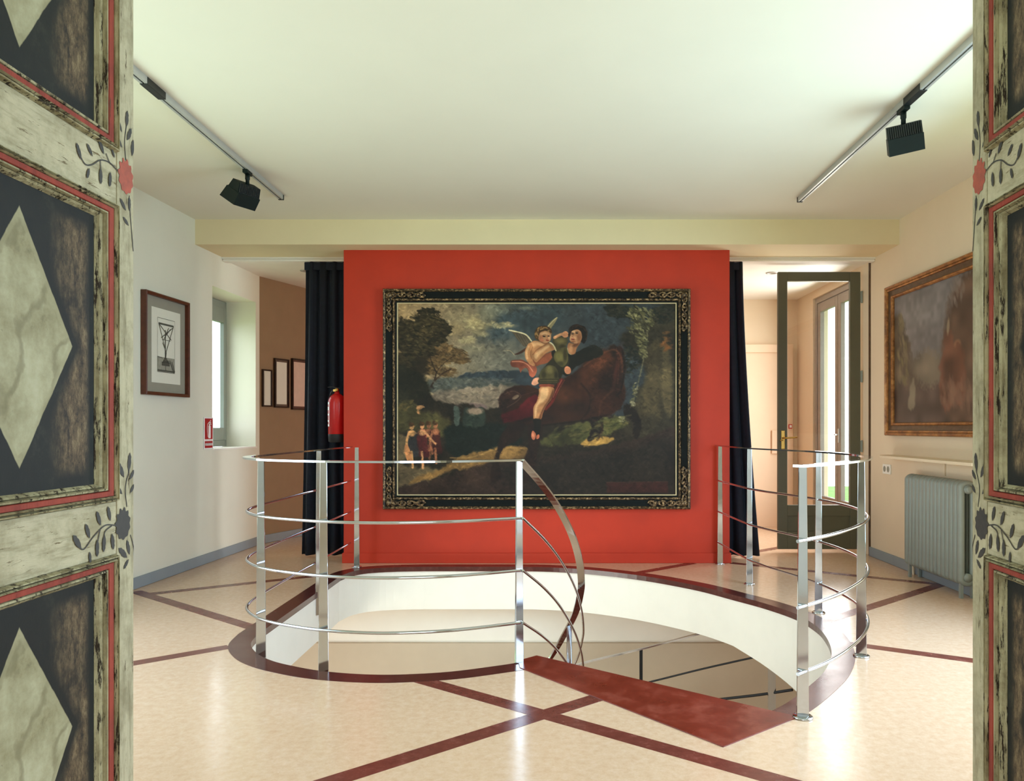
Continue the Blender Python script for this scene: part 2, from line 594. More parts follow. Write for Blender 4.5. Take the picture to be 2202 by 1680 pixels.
def wall(name, p0, p1, z0, z1, thick, holes, mt, side=1):
    """wall from p0 to p1; inner face on the line, thickness towards side; holes [(s0, s1, z0, z1)]"""
    a, b = Vector((*p0, 0)), Vector((*p1, 0))
    L = (b - a).length
    t = (b - a) / L
    nrm = Vector((-t.y, t.x, 0)) * side * thick
    mb = MB()
    ss = sorted({0.0, L, *[h[0] for h in holes], *[h[1] for h in holes]})
    zs = sorted({z0, z1, *[h[2] for h in holes], *[h[3] for h in holes]})
    solid = lambda s, z: not any(h[0] < s < h[1] and h[2] < z < h[3] for h in holes)
    pt = lambda s, z, o: a + t * s + nrm * o + Vector((0, 0, z))
    ns, nz = len(ss) - 1, len(zs) - 1
    cell = [[solid((ss[i] + ss[i + 1]) / 2, (zs[j] + zs[j + 1]) / 2) for j in range(nz)] for i in range(ns)]
    for i in range(ns):
        for j in range(nz):
            if not cell[i][j]: continue
            s0_, s1_, a0, a1 = ss[i], ss[i + 1], zs[j], zs[j + 1]
            mb.add([pt(s0_, a0, 0), pt(s1_, a0, 0), pt(s1_, a1, 0), pt(s0_, a1, 0)], [(0, 1, 2, 3)])
            mb.add([pt(s0_, a0, 1), pt(s1_, a0, 1), pt(s1_, a1, 1), pt(s0_, a1, 1)], [(3, 2, 1, 0)])
            for (di, dj, e) in ((-1, 0, ((s0_, a0), (s0_, a1))), (1, 0, ((s1_, a0), (s1_, a1))), (0, -1, ((s0_, a0), (s1_, a0))), (0, 1, ((s0_, a1), (s1_, a1)))):
                ii, jj = i + di, j + dj
                if 0 <= ii < ns and 0 <= jj < nz and cell[ii][jj]: continue
                (sa, za), (sb, zb) = e
                mb.add([pt(sa, za, 0), pt(sb, zb, 0), pt(sb, zb, 1), pt(sa, za, 1)], [(0, 1, 2, 3)])
    o = mb.build(name, mt)
    bm = bmesh.new(); bm.from_mesh(o.data)
    bmesh.ops.remove_doubles(bm, verts=bm.verts, dist=1e-5)
    bmesh.ops.recalc_face_normals(bm, faces=bm.faces)
    bm.to_mesh(o.data); bm.free()
    return struct(o)


# floor with the stairwell cut out
BORDER_OUT = offset_loop(HOLE, 0.112)
outer = [(-3.6, 0.3), (3.4, 0.3), (3.4, 9.4), (-3.6, 9.4)]
holev = BORDER_OUT
tris = tessellate_polygon([[Vector((*p, 0)) for p in outer], [Vector((*p, 0)) for p in holev]])
mb = MB()
allv = [(*p, 0.0) for p in outer] + [(*p, 0.0) for p in holev]
mb.add(allv, [tuple(t) for t in tris])
mb.add([(x, y, -0.35) for (x, y, _) in allv], [tuple(reversed(t)) for t in tris])
floor = struct(mb.build('floor', M['floor'], recalc=False))
for p in floor.data.polygons:
    pass
bm = bmesh.new(); bm.from_mesh(floor.data)
for f in bm.faces:
    want = 1 if f.calc_center_median().z > -0.1 else -1
    if f.normal.z * want < 0: f.normal_flip()
bm.to_mesh(floor.data); bm.free()
floor_hall = struct(MB().box(-2.2, 2.2, -3.2, 0.3, -0.1, 0.0).build('floor_hall', M['floor']))

# dark border round the opening (part of the floor) with its nosing
bd = MB()
bi = HOLE
n_near = len(near)
bd.ring(bi, BORDER_OUT, -0.036, 0.0015)
border = bd.build('stair_border', M['border'], floor)
tag(border, 'dark red-brown border round the stair opening')

# inlaid strips
def strip(p0, p1, w=0.082):
    a, b = Vector((*p0, 0)), Vector((*p1, 0))
    t = (b - a).normalized()
    s = Vector((-t.y, t.x, 0)) * w / 2
    poly = [a - s, b - s, b + s, a + s]
    strip.k += 1
    z = 0.0006 + 0.0002 * (strip.k % 3)
    return MB().prism([(p.x, p.y) for p in poly], -0.004, z).build('inlay_strip', M['inlay'], floor)
strip.k = 0
for p0, p1 in [((-2.92, 5.42), (-1.72, 4.445)), ((-2.78, 5.33), (-1.76, 6.03)), ((-3.05, 2.94), (-1.69, 4.05)), ((-0.61, 3.53), (2.3, 1.35)),
               ((0.20, 3.29), (-2.2, 1.24)), ((1.58, 4.11), (2.86, 3.345)), ((1.62, 4.58), (2.85, 5.65)), ((1.53, 6.56), (2.86, 5.66)),
               ((0.68, 6.11), (1.205, 6.555)), ((1.52, 6.83), (2.7, 7.84))]:
    strip(p0, p1)

# ceilings and beam
struct(MB().box(-3.6, 3.4, 0.3, 6.40, CEIL, CEIL + 0.25).build('ceiling', M['ceil']))
struct(MB().box(-3.6, 3.4, 6.36, 6.83, BEAM, CEIL + 0.3).build('ceiling_beam', M['beam']))
struct(MB().box(-3.6, 3.4, 6.83, 9.4, BACKC + 0.02, BACKC + 0.3).build('ceiling_back', M['white']))
struct(MB().box(-2.2, 2.2, -3.2, 0.42, 2.9, 3.0).build('ceiling_hall', M['ceil']))

# walls
wl0, wl1 = (XL(0.42), 0.42), (XL(7.62), 7.62)
lenl = (Vector(wl1) - Vector(wl0)).length
wall('wall_left', wl0, wl1, -0.05, 2.95, 0.335, [(1.75, 3.85, 0.30, 2.45), (6.66 - 0.42, 7.54 - 0.42, 0.965, 2.375)], M['wall'], side=1)
wall('wall_right', (XR, 0.42), (XR, 9.25), -0.05, 2.95, 0.16, [(1.70, 3.95, 0.30, 2.45), (6.74, 8.04, 0.03, 2.56)], M['wall_warm'], side=-1)
aw0 = Vector((XL(7.62), 7.62))
awd = Vector((0.36, 0.933))
aw1 = aw0 + awd * 1.75
wall('wall_passage', tuple(aw0), tuple(aw1), -0.05, 2.9, 0.25, [], M['brown_wall'], side=1)
wall('wall_back', (-2.4, 9.0), (XR + 0.1, 9.0), -0.05, 2.9, 0.25, [], M['wall_warm'], side=1)
wall('wall_front', (-3.4, 0.72), (3.2, 0.72), -0.05, 2.95, 0.30, [(3.4 - 0.80, 3.4 + 0.80, -0.06, 2.45)], M['wall'], side=-1)
wall('wall_hall_left', (-2.1, -3.0), (-2.1, 0.42), -0.05, 2.95, 0.2, [], M['wall'], side=1)
wall('wall_hall_right', (2.1, -3.0), (2.1, 0.42), -0.05, 2.95, 0.2, [], M['wall'], side=-1)
wall('wall_hall_back', (-2.1, -3.0), (2.1, -3.0), -0.05, 2.95, 0.2, [(0.8, 3.4, 0.5, 2.5)], M['wall'], side=-1)
RX0, RX1 = -1.762, 1.517
struct(MB().box(RX0, RX1, RED_Y, RED_Y + 0.19, 0.0, BEAM).build('wall_red', M['red']))
struct(MB().box(RX0 - 0.012, RX1 + 0.012, RED_Y - 0.014, RED_Y + 0.2, 0.0, 0.085).build('baseboard_red', M['red'], bevel=0.004))

# baseboards
def base_run(name, p0, p1, side, h=0.082):
    a, b = Vector((*p0, 0)), Vector((*p1, 0))
    t = (b - a).normalized()
    nr = Vector((-t.y, t.x, 0)) * side * 0.016
    return struct(MB().prism([(a.x, a.y), (b.x, b.y), (b.x + nr.x, b.y + nr.y), (a.x + nr.x, a.y + nr.y)], 0.001, h).build(name, M['baseboard'], bevel=0.003))
base_run('baseboard_left', (XL(0.8), 0.8), wl1, -1)
base_run('baseboard_right', (XR, 0.8), (XR, 6.93), 1)
base_run('baseboard_passage', tuple(aw0), tuple(aw1), -1)

# ground and lower storey outside and below
struct(MB().box(-60, 60, -60, 60, -3.6, -3.4).build('garden_ground', M['lawn']))
struct(MB().box(-3.6, 3.4, 0.2, 9.4, -3.2, -3.05).build('floor_lower', M['lowfloor']))
wall('wall_lower_back', (-3.4, 6.62), (3.2, 6.62), -3.05, -0.35, 0.2, [], M['fascia'], side=1)
struct(MB().box(-3.4, 3.2, 6.585, 6.62, -3.05, -0.69).build('wall_lower_dado', M['tan']))
wall('wall_lower_right', (2.9, 0.5), (2.9, 6.6), -3.05, -0.35, 0.2, [], M['tan'], side=-1)
wall('wall_lower_left', (-3.1, 0.5), (-3.1, 6.6), -3.05, -0.35, 0.2, [(1.6, 4.2, 0.8 - 3.05, 2.4 - 3.05)], M['fascia'], side=1)
wall('wall_lower_front', (-3.1, 0.6), (2.9, 0.6), -3.05, -0.35, 0.2, [], M['fascia'], side=-1)

# white fascia lining the stair opening; on the right it runs down with the stair
hi = offset_loop(HOLE, 0.012)
n = len(HOLE)
mb = MB()
zb = []
for i, (x, y) in enumerate(HOLE):
    z = -0.352
    if i >= n_near:
        # string deepens from (1.25, 5.3) towards the foot of the tread
        if x > 0.9 and y < 5.32:
            z = -0.352 - 0.235 * (5.32 - y) - 0.30 * max(0, 4.6 - y)
    zb.append(z)
ho = offset_loop(HOLE, 0.05)
vs = [(hi[i][0], hi[i][1], -0.03) for i in range(n)] + [(hi[i][0], hi[i][1], zb[i]) for i in range(n)] + [(ho[i][0], ho[i][1], -0.03) for i in range(n)] + [(ho[i][0], ho[i][1], zb[i]) for i in range(n)]
fs = []
for i in range(n):
    j = (i + 1) % n
    fs += [(i, j, n + j, n + i), (2 * n + j, 2 * n + i, 3 * n + i, 3 * n + j), (n + i, n + j, 3 * n + j, 3 * n + i), (i, 2 * n + i, 2 * n + j, j)]
mb.add(vs, fs)
fas = struct(mb.build('wall_stairwell', M['fascia']))

# ------------------------------------------------------------------ staircase
st = thing('spiral_staircase', (0.4, 3.2, 0), 'dark red-brown staircase winding down from the broad top tread', 'staircase')
top = MB().prism([(-0.150, 3.690), (0.619, 2.775), (0.985, 3.065), (0.894, 3.13), (-0.073, 3.888), (-0.165, 3.80)], -0.045, 0.004).build('tread', M['tread'], st, bevel=0.002)
tag(top, 'broad red top tread set in the floor')
HR = [(-0.150, 3.76, 0.99), (-0.048, 4.0, 0.853), (0.04, 4.18, 0.712), (0.117, 4.33, 0.545), (0.161, 4.45, 0.391), (0.179, 4.57, 0.25), (0.177, 4.66, 0.15),
      (0.15, 4.80, -0.007), (0.08, 4.95, -0.19), (0.003, 5.05, -0.353), (-0.12, 5.12, -0.55), (-0.28, 5.12, -0.75), (-0.42, 5.02, -0.95), (-0.5, 4.85, -1.15)]
hrp = catmull(HR, 6)
def at_z(z):
    best = min(hrp, key=lambda p: abs(p.z - z))
    return (best.x - 0.01, best.y)
outer_pts = [(0.894, 3.13), (1.20, 3.52), (1.40, 3.90), (1.50, 4.35), (1.45, 4.85), (1.20, 5.35), (0.85, 5.80), (0.40, 6.15), (-0.10, 6.32), (-0.7, 6.33), (-1.3, 6.30)]
for k in range(1, 11):
    z = -0.18 * k
    a, b = at_z(0.99 - 0.18 * (k - 1)), at_z(0.99 - 0.18 * k)
    oa, ob = outer_pts[k - 1], outer_pts[k]
    MB().prism([a, oa, ob, b], z - 0.045, z).build('tread', M['tread'], st)

# ------------------------------------------------------------------ railings
def post(parent, x, y, ztop, zbot, ang, w0=0.031, w1=0.047, t=0.012, plate=True):
    """tapered flat steel upright; ang = direction of its broad face normal"""
    c, s = math.cos(ang), math.sin(ang)
    tx, ty = -s, c
    vs = []
    for (z, w) in ((zbot, w1), (ztop, w0)):
        for (a, b) in ((-1, -1), (1, -1), (1, 1), (-1, 1)):
            vs.append((x + tx * a * w / 2 + c * b * t / 2, y + ty * a * w / 2 + s * b * t / 2, z))
    p = MB().add(vs, [(3, 2, 1, 0), (4, 5, 6, 7), (0, 1, 5, 4), (1, 2, 6, 5), (2, 3, 7, 6), (3, 0, 4, 7)]).build('post', M['chrome'], parent, bevel=0.0015)
    if plate:
        MB().lathe([(0.040, 0.0), (0.040, 0.006), (0.036, 0.009)], (x, y, zbot - 0.003), 20).build('base_plate', M['chrome'], p)
    return p

# left railing: along the left edge and round the front to the head of the stair
lr = thing('stair_railing', (-1.2, 4.6, 0), 'polished steel railing curving round the left of the stair opening and down', 'railing')
Lpath = [(-1.655, 6.37)] + [(-1.655, 6.0), (-1.655, 5.3), (-1.655, 4.7), (-1.648, 4.32), (-1.612, 4.09), (-1.505, 3.90), (-1.38, 3.78), (-1.25, 3.70), (-1.10, 3.63), (-0.935, 3.585), (-0.774, 3.568), (-0.618, 3.582), (-0.467, 3.616), (-0.312, 3.68), (-0.150, 3.76)]
lp = catmull([(x, y, 0) for x, y in Lpath], 6)
MB().bar([(p.x, p.y, 0.992) for p in lp], 0.042, 0.010).build('handrail', M['chrome'], lr)
dn = [Vector((p.x, p.y, p.z + 0.002)) for p in hrp]
MB().bar(dn, 0.042, 0.010).build('handrail', M['chrome'], lr)
for dz in (0.20, 0.455, 0.71):
    q = [(p.x, p.y, dz) for p in lp]
    MB().tube(q, 0.0075, 8).build('rod', M['chrome'], lr)
    MB().tube([(p.x + 0.012, p.y, p.z - (0.99 - dz)) for p in hrp if p.z > -0.7], 0.0065, 8).build('rod', M['chrome'], lr)
post(lr, -1.60, 6.36, 0.987, 0.003, math.radians(-90), plate=True)
post(lr, -1.625, 5.40, 0.987, -0.16, 0.0 + math.radians(-60), plate=False)
post(lr, -1.475, 3.925, 0.987, -0.08, math.radians(-75), w1=0.050, plate=False)
post(lr, -1.075, 3.645, 0.987, -0.05, math.radians(-68), plate=False)
post(lr, -0.156, 3.768, 0.987, 0.003, math.radians(-52), plate=False)
post(lr, 0.115, 4.88, -0.105, -1.1, math.radians(-80), plate=False)

# right railing
rr = thing('stair_railing', (1.4, 4.6, 0), 'polished steel railing curving round the right of the stair opening', 'railing')
Rpath = [(1.405, 6.53), (1.423, 6.05), (1.443, 5.62), (1.50, 5.35)] + [(1.60, 5.02), (1.655, 4.80), (1.685, 4.50), (1.672, 4.20), (1.60, 3.90), (1.47, 3.62), (1.30, 3.37), (1.13, 3.17), (0.965, 3.02)]
rp = [Vector((x, y, 0)) for x, y in Rpath[:3]] + catmull([(x, y, 0) for x, y in Rpath[3:]], 6)
MB().bar([(p.x, p.y, 1.0) for p in rp], 0.042, 0.010).build('handrail', M['chrome'], rr)
for dz in (0.185, 0.445, 0.705):
    MB().tube([(p.x, p.y, dz) for p in rp], 0.0075, 8).build('rod', M['chrome'], rr)
post(rr, 1.423, 6.50, 0.995, 0.003, math.radians(-90))
post(rr, 1.455, 5.66, 0.995, 0.003, math.radians(-100))
post(rr, 1.660, 4.79, 0.995, 0.003, math.radians(-105))
post(rr, 1.560, 3.88, 0.995, 0.003, math.radians(-120), w1=0.052)
post(rr, 0.998, 3.062, 0.995, 0.003, math.radians(-95))

# railing of the flight below
lo = thing('stair_railing', (0.8, 6.0, -1.0), 'thin dark railing of the lower flight seen down inside the stair opening', 'railing')
MB().bar(catmull([(1.22, 5.88, -0.395), (0.7, 6.0, -0.57), (0.22, 6.1, -0.72), (-0.3, 6.15, -0.9)], 5), 0.035, 0.010).build('handrail', M['chrome'], lo)
MB().tube(catmull([(1.56, 5.58, -0.49), (1.15, 5.8, -0.66), (0.755, 6.0, -0.83), (0.3, 6.1, -0.97)], 5), 0.007).build('rod', M['dark_tone'], lo)
MB().tube(catmull([(1.56, 4.99, -0.545), (1.40, 5.2, -0.65), (1.187, 5.4, -0.75), (0.9, 5.6, -0.86)], 5), 0.009).build('rod', M['dark_tone'], lo)
MB().box(0.688, 0.712, 6.0, 6.012, -1.6, -0.575).build('post', M['dark_tone'], lo)
MB().box(1.435, 1.485, 5.10, 5.112, -1.6, -0.37).build('post', M['chrome'], lo)

# ------------------------------------------------------------------ antique painted double doors
DOOR_PANELS = [(0.447, 0.889), (1.044, 1.488), (1.641, 2.085)]
DOOR_W, DOOR_H = 0.66, 2.26
PX0, PX1 = 0.106, 0.464          # panel extent measured from the free edge
MO = 0.052                       # width of the mouldings round each panel

def sprig(flower, stems, leaves):
    """painted flower and twigs in leaf coordinates (s, z), as thin paint films"""
    conv = lambda px, py: (1.379 - 1236.7 / (1185 - px), CAM_H + (920 - py) / 1660 * (1236.7 / (1185 - px)))
    a = MB()
    def film(mb, pts, y):
        mb.add([(max(p[0], 0.0015), y, p[1]) for p in pts], [tuple(range(len(pts)))])
    for st_ in stems:
        pts = [Vector((*conv(*p), 0)) for p in st_]
        pts = catmull(pts, 5)
        l, r = [], []
        for i, p in enumerate(pts):
            t = (pts[min(i + 1, len(pts) - 1)] - pts[max(i - 1, 0)]).normalized()
            w = 0.0011
            l.append((p.x - t.y * w, p.y + t.x * w)); r.append((p.x + t.y * w, p.y - t.x * w))
        for i in range(len(pts) - 1):
            film(a, [l[i], l[i + 1], r[i + 1], r[i]], 0.0006)
    for (bx, by, tx, ty) in leaves:
        b = Vector(conv(bx, by)); t = Vector(conv(tx, ty))
        d = t - b; L = d.length; u = d / L; v = Vector((-u.y, u.x))
        prof = [(0, 0.02), (0.25, 0.20), (0.5, 0.26), (0.65, 0.20), (0.78, 0.22), (0.9, 0.10), (1.0, 0.0)]
        pts = [b + u * L * k + v * L * w * 0.68 for k, w in prof] + [b + u * L * k - v * L * w * 0.68 for k, w in prof[::-1][1:]]
        film(a, [tuple(p) for p in pts], 0.0008)
    f = MB()
    (fx, fy, rx, ry) = flower
    c = Vector(conv(fx, fy)); ex = abs(conv(fx + rx, fy)[0] - c.x); ez = abs(conv(fx, fy - ry)[1] - c.y)
    pts = []
    for k in range(44):
        an = 2 * math.pi * k / 44
        q = 1.0 + (0.07 if k % 4 < 2 else -0.07) + 0.05 * math.sin(k * 1.7)
        pts.append((c.x + ex * q * math.cos(an), c.y + ez * q * math.sin(an)))
    film(f, pts, 0.0007)
    return a, f

def scale2(pts, oy=0):
    return [tuple((v / 2 + (oy if i % 2 else 0)) for i, v in enumerate(p)) for p in pts]

S1 = dict(flower=(270, 395, 15, 36),
          stems=[scale2(s) for s in ([(505, 765), (470, 730), (430, 720), (395, 740), (365, 738), (338, 690)], [(540, 720), (535, 640), (545, 550)], [(555, 870), (560, 960), (572, 1110)], [(470, 730), (455, 690)], [(430, 722), (435, 780)])],
          leaves=[(348, 720, 327, 645), (397, 705, 372, 648), (446, 695, 422, 625), (383, 755, 372, 800), (432, 752, 432, 825), (474, 770, 470, 835), (542, 575, 547, 505), (523, 598, 498, 530),
                  (545, 632, 564, 582), (524, 665, 496, 608), (566, 700, 572, 630), (540, 935, 514, 882), (555, 937, 555, 875), (552, 1000, 527, 962), (492, 710, 478, 668)])
S1['leaves'] = scale2(S1['leaves'])
S2 = dict(flower=(264, 1142, 15, 33),
          stems=[scale2(s, 840) for s in ([(495, 610), (450, 612), (400, 662), (360, 715), (332, 700)], [(545, 530), (538, 450), (555, 370)], [(560, 650), (575, 720), (578, 880)], [(480, 612), (450, 640), (448, 690)], [(430, 630), (418, 690)])],
          leaves=[(348, 713, 312, 655), (385, 668, 366, 605), (432, 612, 414, 550), (474, 592, 462, 528), (417, 672, 417, 748), (448, 650, 444, 728), (480, 645, 487, 716), (384, 725, 388, 776),
                  (552, 378, 558, 296), (532, 403, 506, 338), (556, 412, 578, 368), (558, 470, 578, 430), (524, 475, 496, 440), (556, 735, 544, 672), (545, 748, 508, 708), (552, 755, 530, 798)])
S2['leaves'] = [tuple((v / 2 + (840 if i % 2 else 0)) for i, v in enumerate(p)) for p in S2['leaves']]

def painted_door(name, loc, rz, mirror, label):
    """leaf built in local x = distance from the free edge, y = face towards the opening, z up"""
    root = thing(name, loc, label, None, None, rz, 'structure')
    del root['label']
    root['label'] = label
    k = -1 if mirror else 1
    B = lambda x0, x1, y0, y1, z0, z1: MB().box(min(k * x0, k * x1), max(k * x0, k * x1), y0, y1, z0, z1)
    X0, X1 = PX0 - MO, PX1 + MO
    B(0, X0, -0.04, 0, 0, DOOR_H).build('stile', M['old_cream'], root, True, 0.003)
    B(X1, DOOR_W, -0.04, 0, 0, DOOR_H).build('stile', M['old_cream'], root, True, 0.003)
    edges = [0.01] + [v for (a, b) in DOOR_PANELS for v in (a - MO * 0.62, b + MO * 0.62)] + [DOOR_H]
    for i in range(0, len(edges), 2):
        B(X0 + 0.0005, X1 - 0.0005, -0.04, -0.0006, edges[i], edges[i + 1]).build('rail', M['old_cream_h'], root, True, 0.002)
    for (a, b) in DOOR_PANELS:
        cx, cz = (PX0 + PX1) / 2, (a + b) / 2
        w, h = (PX1 - PX0) / 2 + 0.004, (b - a) / 2 + 0.004
        pn = MB().box(-w, w, -0.012, 0, -h, h).build('panel', M['diamond'], root, True)
        pn.location = (k * cx, -0.0085, cz)
        # mouldings: raised bead, red line, inner ogee
        dz = MO * 0.62
        conv = lambda x, hh, z: (k * x, hh, z)
        def rect_frame(nm, d0, d1, prof, mt):
            # profile across d in 0..1 between insets d0..d1 (fraction of moulding width)
            pr = [(d0 + (d1 - d0) * p, hgt) for p, hgt in prof]
            m_ = MB()
            vs = []
            for (d, hh) in pr:
                x0_, x1_ = X0 + d * MO, X1 - d * MO
                z0_, z1_ = a - dz + d * dz, b + dz - d * dz
                vs += [conv(x, hh, z) for (x, z) in ((x0_, z0_), (x1_, z0_), (x1_, z1_), (x0_, z1_))]
            fs = []
            for i in range(len(pr) - 1):
                for q in range(4):
                    r = (q + 1) % 4
                    fs.append((i * 4 + q, i * 4 + r, (i + 1) * 4 + r, (i + 1) * 4 + q))
            m_.add(vs, fs)
            return m_.build(nm, mt, root, True)
        rect_frame('outer_moulding', 0.0, 0.33, [(0, -0.03), (0, -0.002), (0.1, 0.001), (0.22, 0.007), (0.38, 0.008), (0.5, 0.003), (0.56, -0.002), (0.62, 0.006), (0.80, 0.010), (0.94, 0.006), (1.0, -0.001), (1.0, -0.02)], M['old_mould'])
        rect_frame('red_line', 0.33, 0.62, [(0, -0.02), (0, 0.0035), (0.1, 0.005), (0.9, 0.005), (1, 0.0035), (1, -0.02)], M['old_red'])
        rect_frame('inner_moulding', 0.62, 1.02, [(0, -0.02), (0, -0.001), (0.12, 0.005), (0.34, 0.006), (0.46, 0.0), (0.5, -0.004), (0.58, 0.001), (0.78, -0.002), (0.92, -0.006), (1.0, -0.0078), (1.0, -0.02)], M['old_mould'])
    for S, fm in ((S1, M['flower_red']), (S2, M['leafpaint'])):
        a_, f_ = sprig(S['flower'], S['stems'], S['leaves'])
        for mb_ in (a_, f_):
            mb_.v = [(k * p[0], p[1], p[2]) for p in mb_.v]
        a_.build('painted_sprig', M['leafpaint'], root, True)
        f_.build('painted_flower', fm, root, True)
    return root

# left leaf: free edge at (-0.745, 1.379), face towards +X; local x runs towards the camera (-Y)
painted_door('door_1', (-0.745, 1.379, 0.012), math.radians(-90), False, 'antique cream painted door leaf with marbled diamond panels on the left')
# right leaf, mirrored and swung a little wider; local face towards -X
painted_door('door_2', (0.752, 1.379, 0.012), math.radians(90 - 4.5), True, 'antique cream painted door leaf with marbled diamond panels on the right')

# ------------------------------------------------------------------ painter for the canvases
class Painter:
    def __init__(s, w, h, x0, x1, y0, y1):
        s.w, s.h = w, h
        s.X, s.Y = np.meshgrid(np.linspace(x0, x1, w), np.linspace(y0, y1, h))
        s.px = (x1 - x0) / w
        s.C = np.zeros((h, w, 3))
        s.nz = [s._noise(f) for f in (6, 14, 34, 80)]

    def _noise(s, f):
        gy, gx = int(f * s.h / s.w) + 3, f + 3
        g_ = rng.random((gy, gx))
        yy = np.linspace(0, gy - 2.001, s.h)[:, None]; xx = np.linspace(0, gx - 2.001, s.w)[None, :]
        yi, xi = yy.astype(int), xx.astype(int)
        fy, fx = yy - yi, xx - xi
        fy, fx = fy * fy * (3 - 2 * fy), fx * fx * (3 - 2 * fx)
        return (g_[yi, xi] * (1 - fy) * (1 - fx) + g_[yi + 1, xi] * fy * (1 - fx) + g_[yi, xi + 1] * (1 - fy) * fx + g_[yi + 1, xi + 1] * fy * fx)

    def put(s, mask, col, shade=0.0, sl=None):
        c = np.array(col, float)
        if c.ndim == 1: c = c[None, None, :]
        if shade:
            c = c * (1 + shade * ((s.nz[1] if sl is None else s.nz[1][sl]) - 0.5)[..., None] * 2)
        if sl is None:
            s.C = s.C * (1 - mask[..., None]) + c * mask[..., None]
        else:
            s.C[sl] = s.C[sl] * (1 - mask[..., None]) + c * mask[..., None]

    def _sl(s, xa, xb, ya, yb):
        i0 = max(0, int((xa - s.X[0, 0]) / s.px) - 2); i1 = min(s.w, int((xb - s.X[0, 0]) / s.px) + 3)
        dy = s.Y[1, 0] - s.Y[0, 0]
        j0 = max(0, int((ya - s.Y[0, 0]) / dy) - 2); j1 = min(s.h, int((yb - s.Y[0, 0]) / dy) + 3)
        return (slice(j0, max(j0, j1)), slice(i0, max(i0, i1)))

    def poly(s, pts, col, soft=6, wob=0, shade=0.12, smooth=True, alpha=1.0):
        if smooth:
            pts = [(p.x, p.y) for p in catmull([(*p, 0) for p in pts], 5, True)]
        xs = [p[0] for p in pts]; ys = [p[1] for p in pts]
        pad = soft + wob
        sl = s._sl(min(xs) - pad, max(xs) + pad, min(ys) - pad, max(ys) + pad)
        X, Y = s.X[sl], s.Y[sl]
        if X.size == 0: return
        if wob:
            X = X + wob * 2 * (s.nz[2][sl] - 0.5); Y = Y + wob * 2 * (s.nz[3][sl] - 0.5)
        ins = np.zeros(X.shape, bool); dist = np.full(X.shape, 1e9)
        n_ = len(pts)
        for i in range(n_):
            (xa, ya), (xb, yb) = pts[i], pts[(i + 1) % n_]
            if ya != yb:
                cr = ((ya > Y) != (yb > Y)) & (X < (xb - xa) * (Y - ya) / (yb - ya) + xa)
                ins ^= cr
            L2 = (xb - xa) ** 2 + (yb - ya) ** 2 + 1e-9
            t = np.clip(((X - xa) * (xb - xa) + (Y - ya) * (yb - ya)) / L2, 0, 1)
            dist = np.minimum(dist, np.hypot(X - xa - t * (xb - xa), Y - ya - t * (yb - ya)))
        sd = np.where(ins, dist, -dist)
        s.put(np.clip(sd / max(soft, 0.1) + 0.5, 0, 1) * alpha, col, shade, sl)

    def ell(s, x, y, rx, ry, col, rot=0.0, soft=0.25, shade=0.08, alpha=1.0):
        r = max(rx, ry) * 1.3
        sl = s._sl(x - r, x + r, y - r, y + r)
        X, Y = s.X[sl] - x, s.Y[sl] - y
        if X.size == 0: return
        c, sn = math.cos(rot), math.sin(rot)
        d = np.sqrt(((X * c + Y * sn) / rx) ** 2 + ((-X * sn + Y * c) / ry) ** 2)
        s.put(np.clip((1 - d) / soft + 0.5, 0, 1) * alpha, col, shade, sl)

    def line(s, pts, w, col, soft=3, alpha=1.0, taper=False):
        P_ = [(p.x, p.y) for p in catmull([(*p, 0) for p in pts], 5)]
        xs = [p[0] for p in P_]; ys = [p[1] for p in P_]
        sl = s._sl(min(xs) - w - soft, max(xs) + w + soft, min(ys) - w - soft, max(ys) + w + soft)
        X, Y = s.X[sl], s.Y[sl]
        if X.size == 0: return
        best = np.full(X.shape, -1e9)
        for i in range(len(P_) - 1):
            (xa, ya), (xb, yb) = P_[i], P_[i + 1]
            L2 = (xb - xa) ** 2 + (yb - ya) ** 2 + 1e-9
            t = np.clip(((X - xa) * (xb - xa) + (Y - ya) * (yb - ya)) / L2, 0, 1)
            ww = w * (1 - 0.8 * (i + t) / len(P_)) if taper else w
            best = np.maximum(best, ww / 2 - np.hypot(X - xa - t * (xb - xa), Y - ya - t * (yb - ya)))
        s.put(np.clip(best / soft + 0.5, 0, 1) * alpha, col, 0, sl)

    def dabs(s, centres, n_, size, cols, rot=None, alpha=0.85):
        for (cx, cy, rx, ry) in centres:
            for _ in range(n_):
                a_, r_ = rng.random() * 6.283, math.sqrt(rng.random())
                x, y = cx + rx * r_ * math.cos(a_), cy + ry * r_ * math.sin(a_)
                c = cols[rng.integers(len(cols))]
                ro = (rng.random() - 0.5) * 1.6 if rot is None else rot + (rng.random() - 0.5) * 0.8
                s.ell(x, y, size * (0.7 + 0.7 * rng.random()), size * (0.30 + 0.2 * rng.random()), c, ro, 0.5, 0, alpha)

    def mesh(s, name, parent, conv, mt, gain=1.0):
        w, h = s.w, s.h
        u, v = np.meshgrid(np.linspace(0, 1, w), np.linspace(0, 1, h))
        pts = conv(u.ravel(), v.ravel())
        off = wloc(parent)
        pts = pts - np.array(off)
        me = bpy.data.meshes.new(name)
        i = np.arange((h - 1) * (w - 1))
        r, c = i // (w - 1), i % (w - 1)
        a = r * w + c
        quads = np.stack([a, a + w, a + w + 1, a + 1], 1).astype(np.int32)
        me.vertices.add(w * h); me.vertices.foreach_set('co', pts.astype(np.float32).ravel())
        me.loops.add(quads.size); me.loops.foreach_set('vertex_index', quads.ravel())
        me.polygons.add(len(quads)); me.polygons.foreach_set('loop_start', (np.arange(len(quads)) * 4).astype(np.int32))
        me.update(calc_edges=True)
        at = me.color_attributes.new('paint', 'FLOAT_COLOR', 'POINT')
        c_ = np.clip(s.C, 0, 255) / 255.0
        c_ = np.where(c_ <= 0.04045, c_ / 12.92, ((c_ + 0.055) / 1.055) ** 2.4) * gain
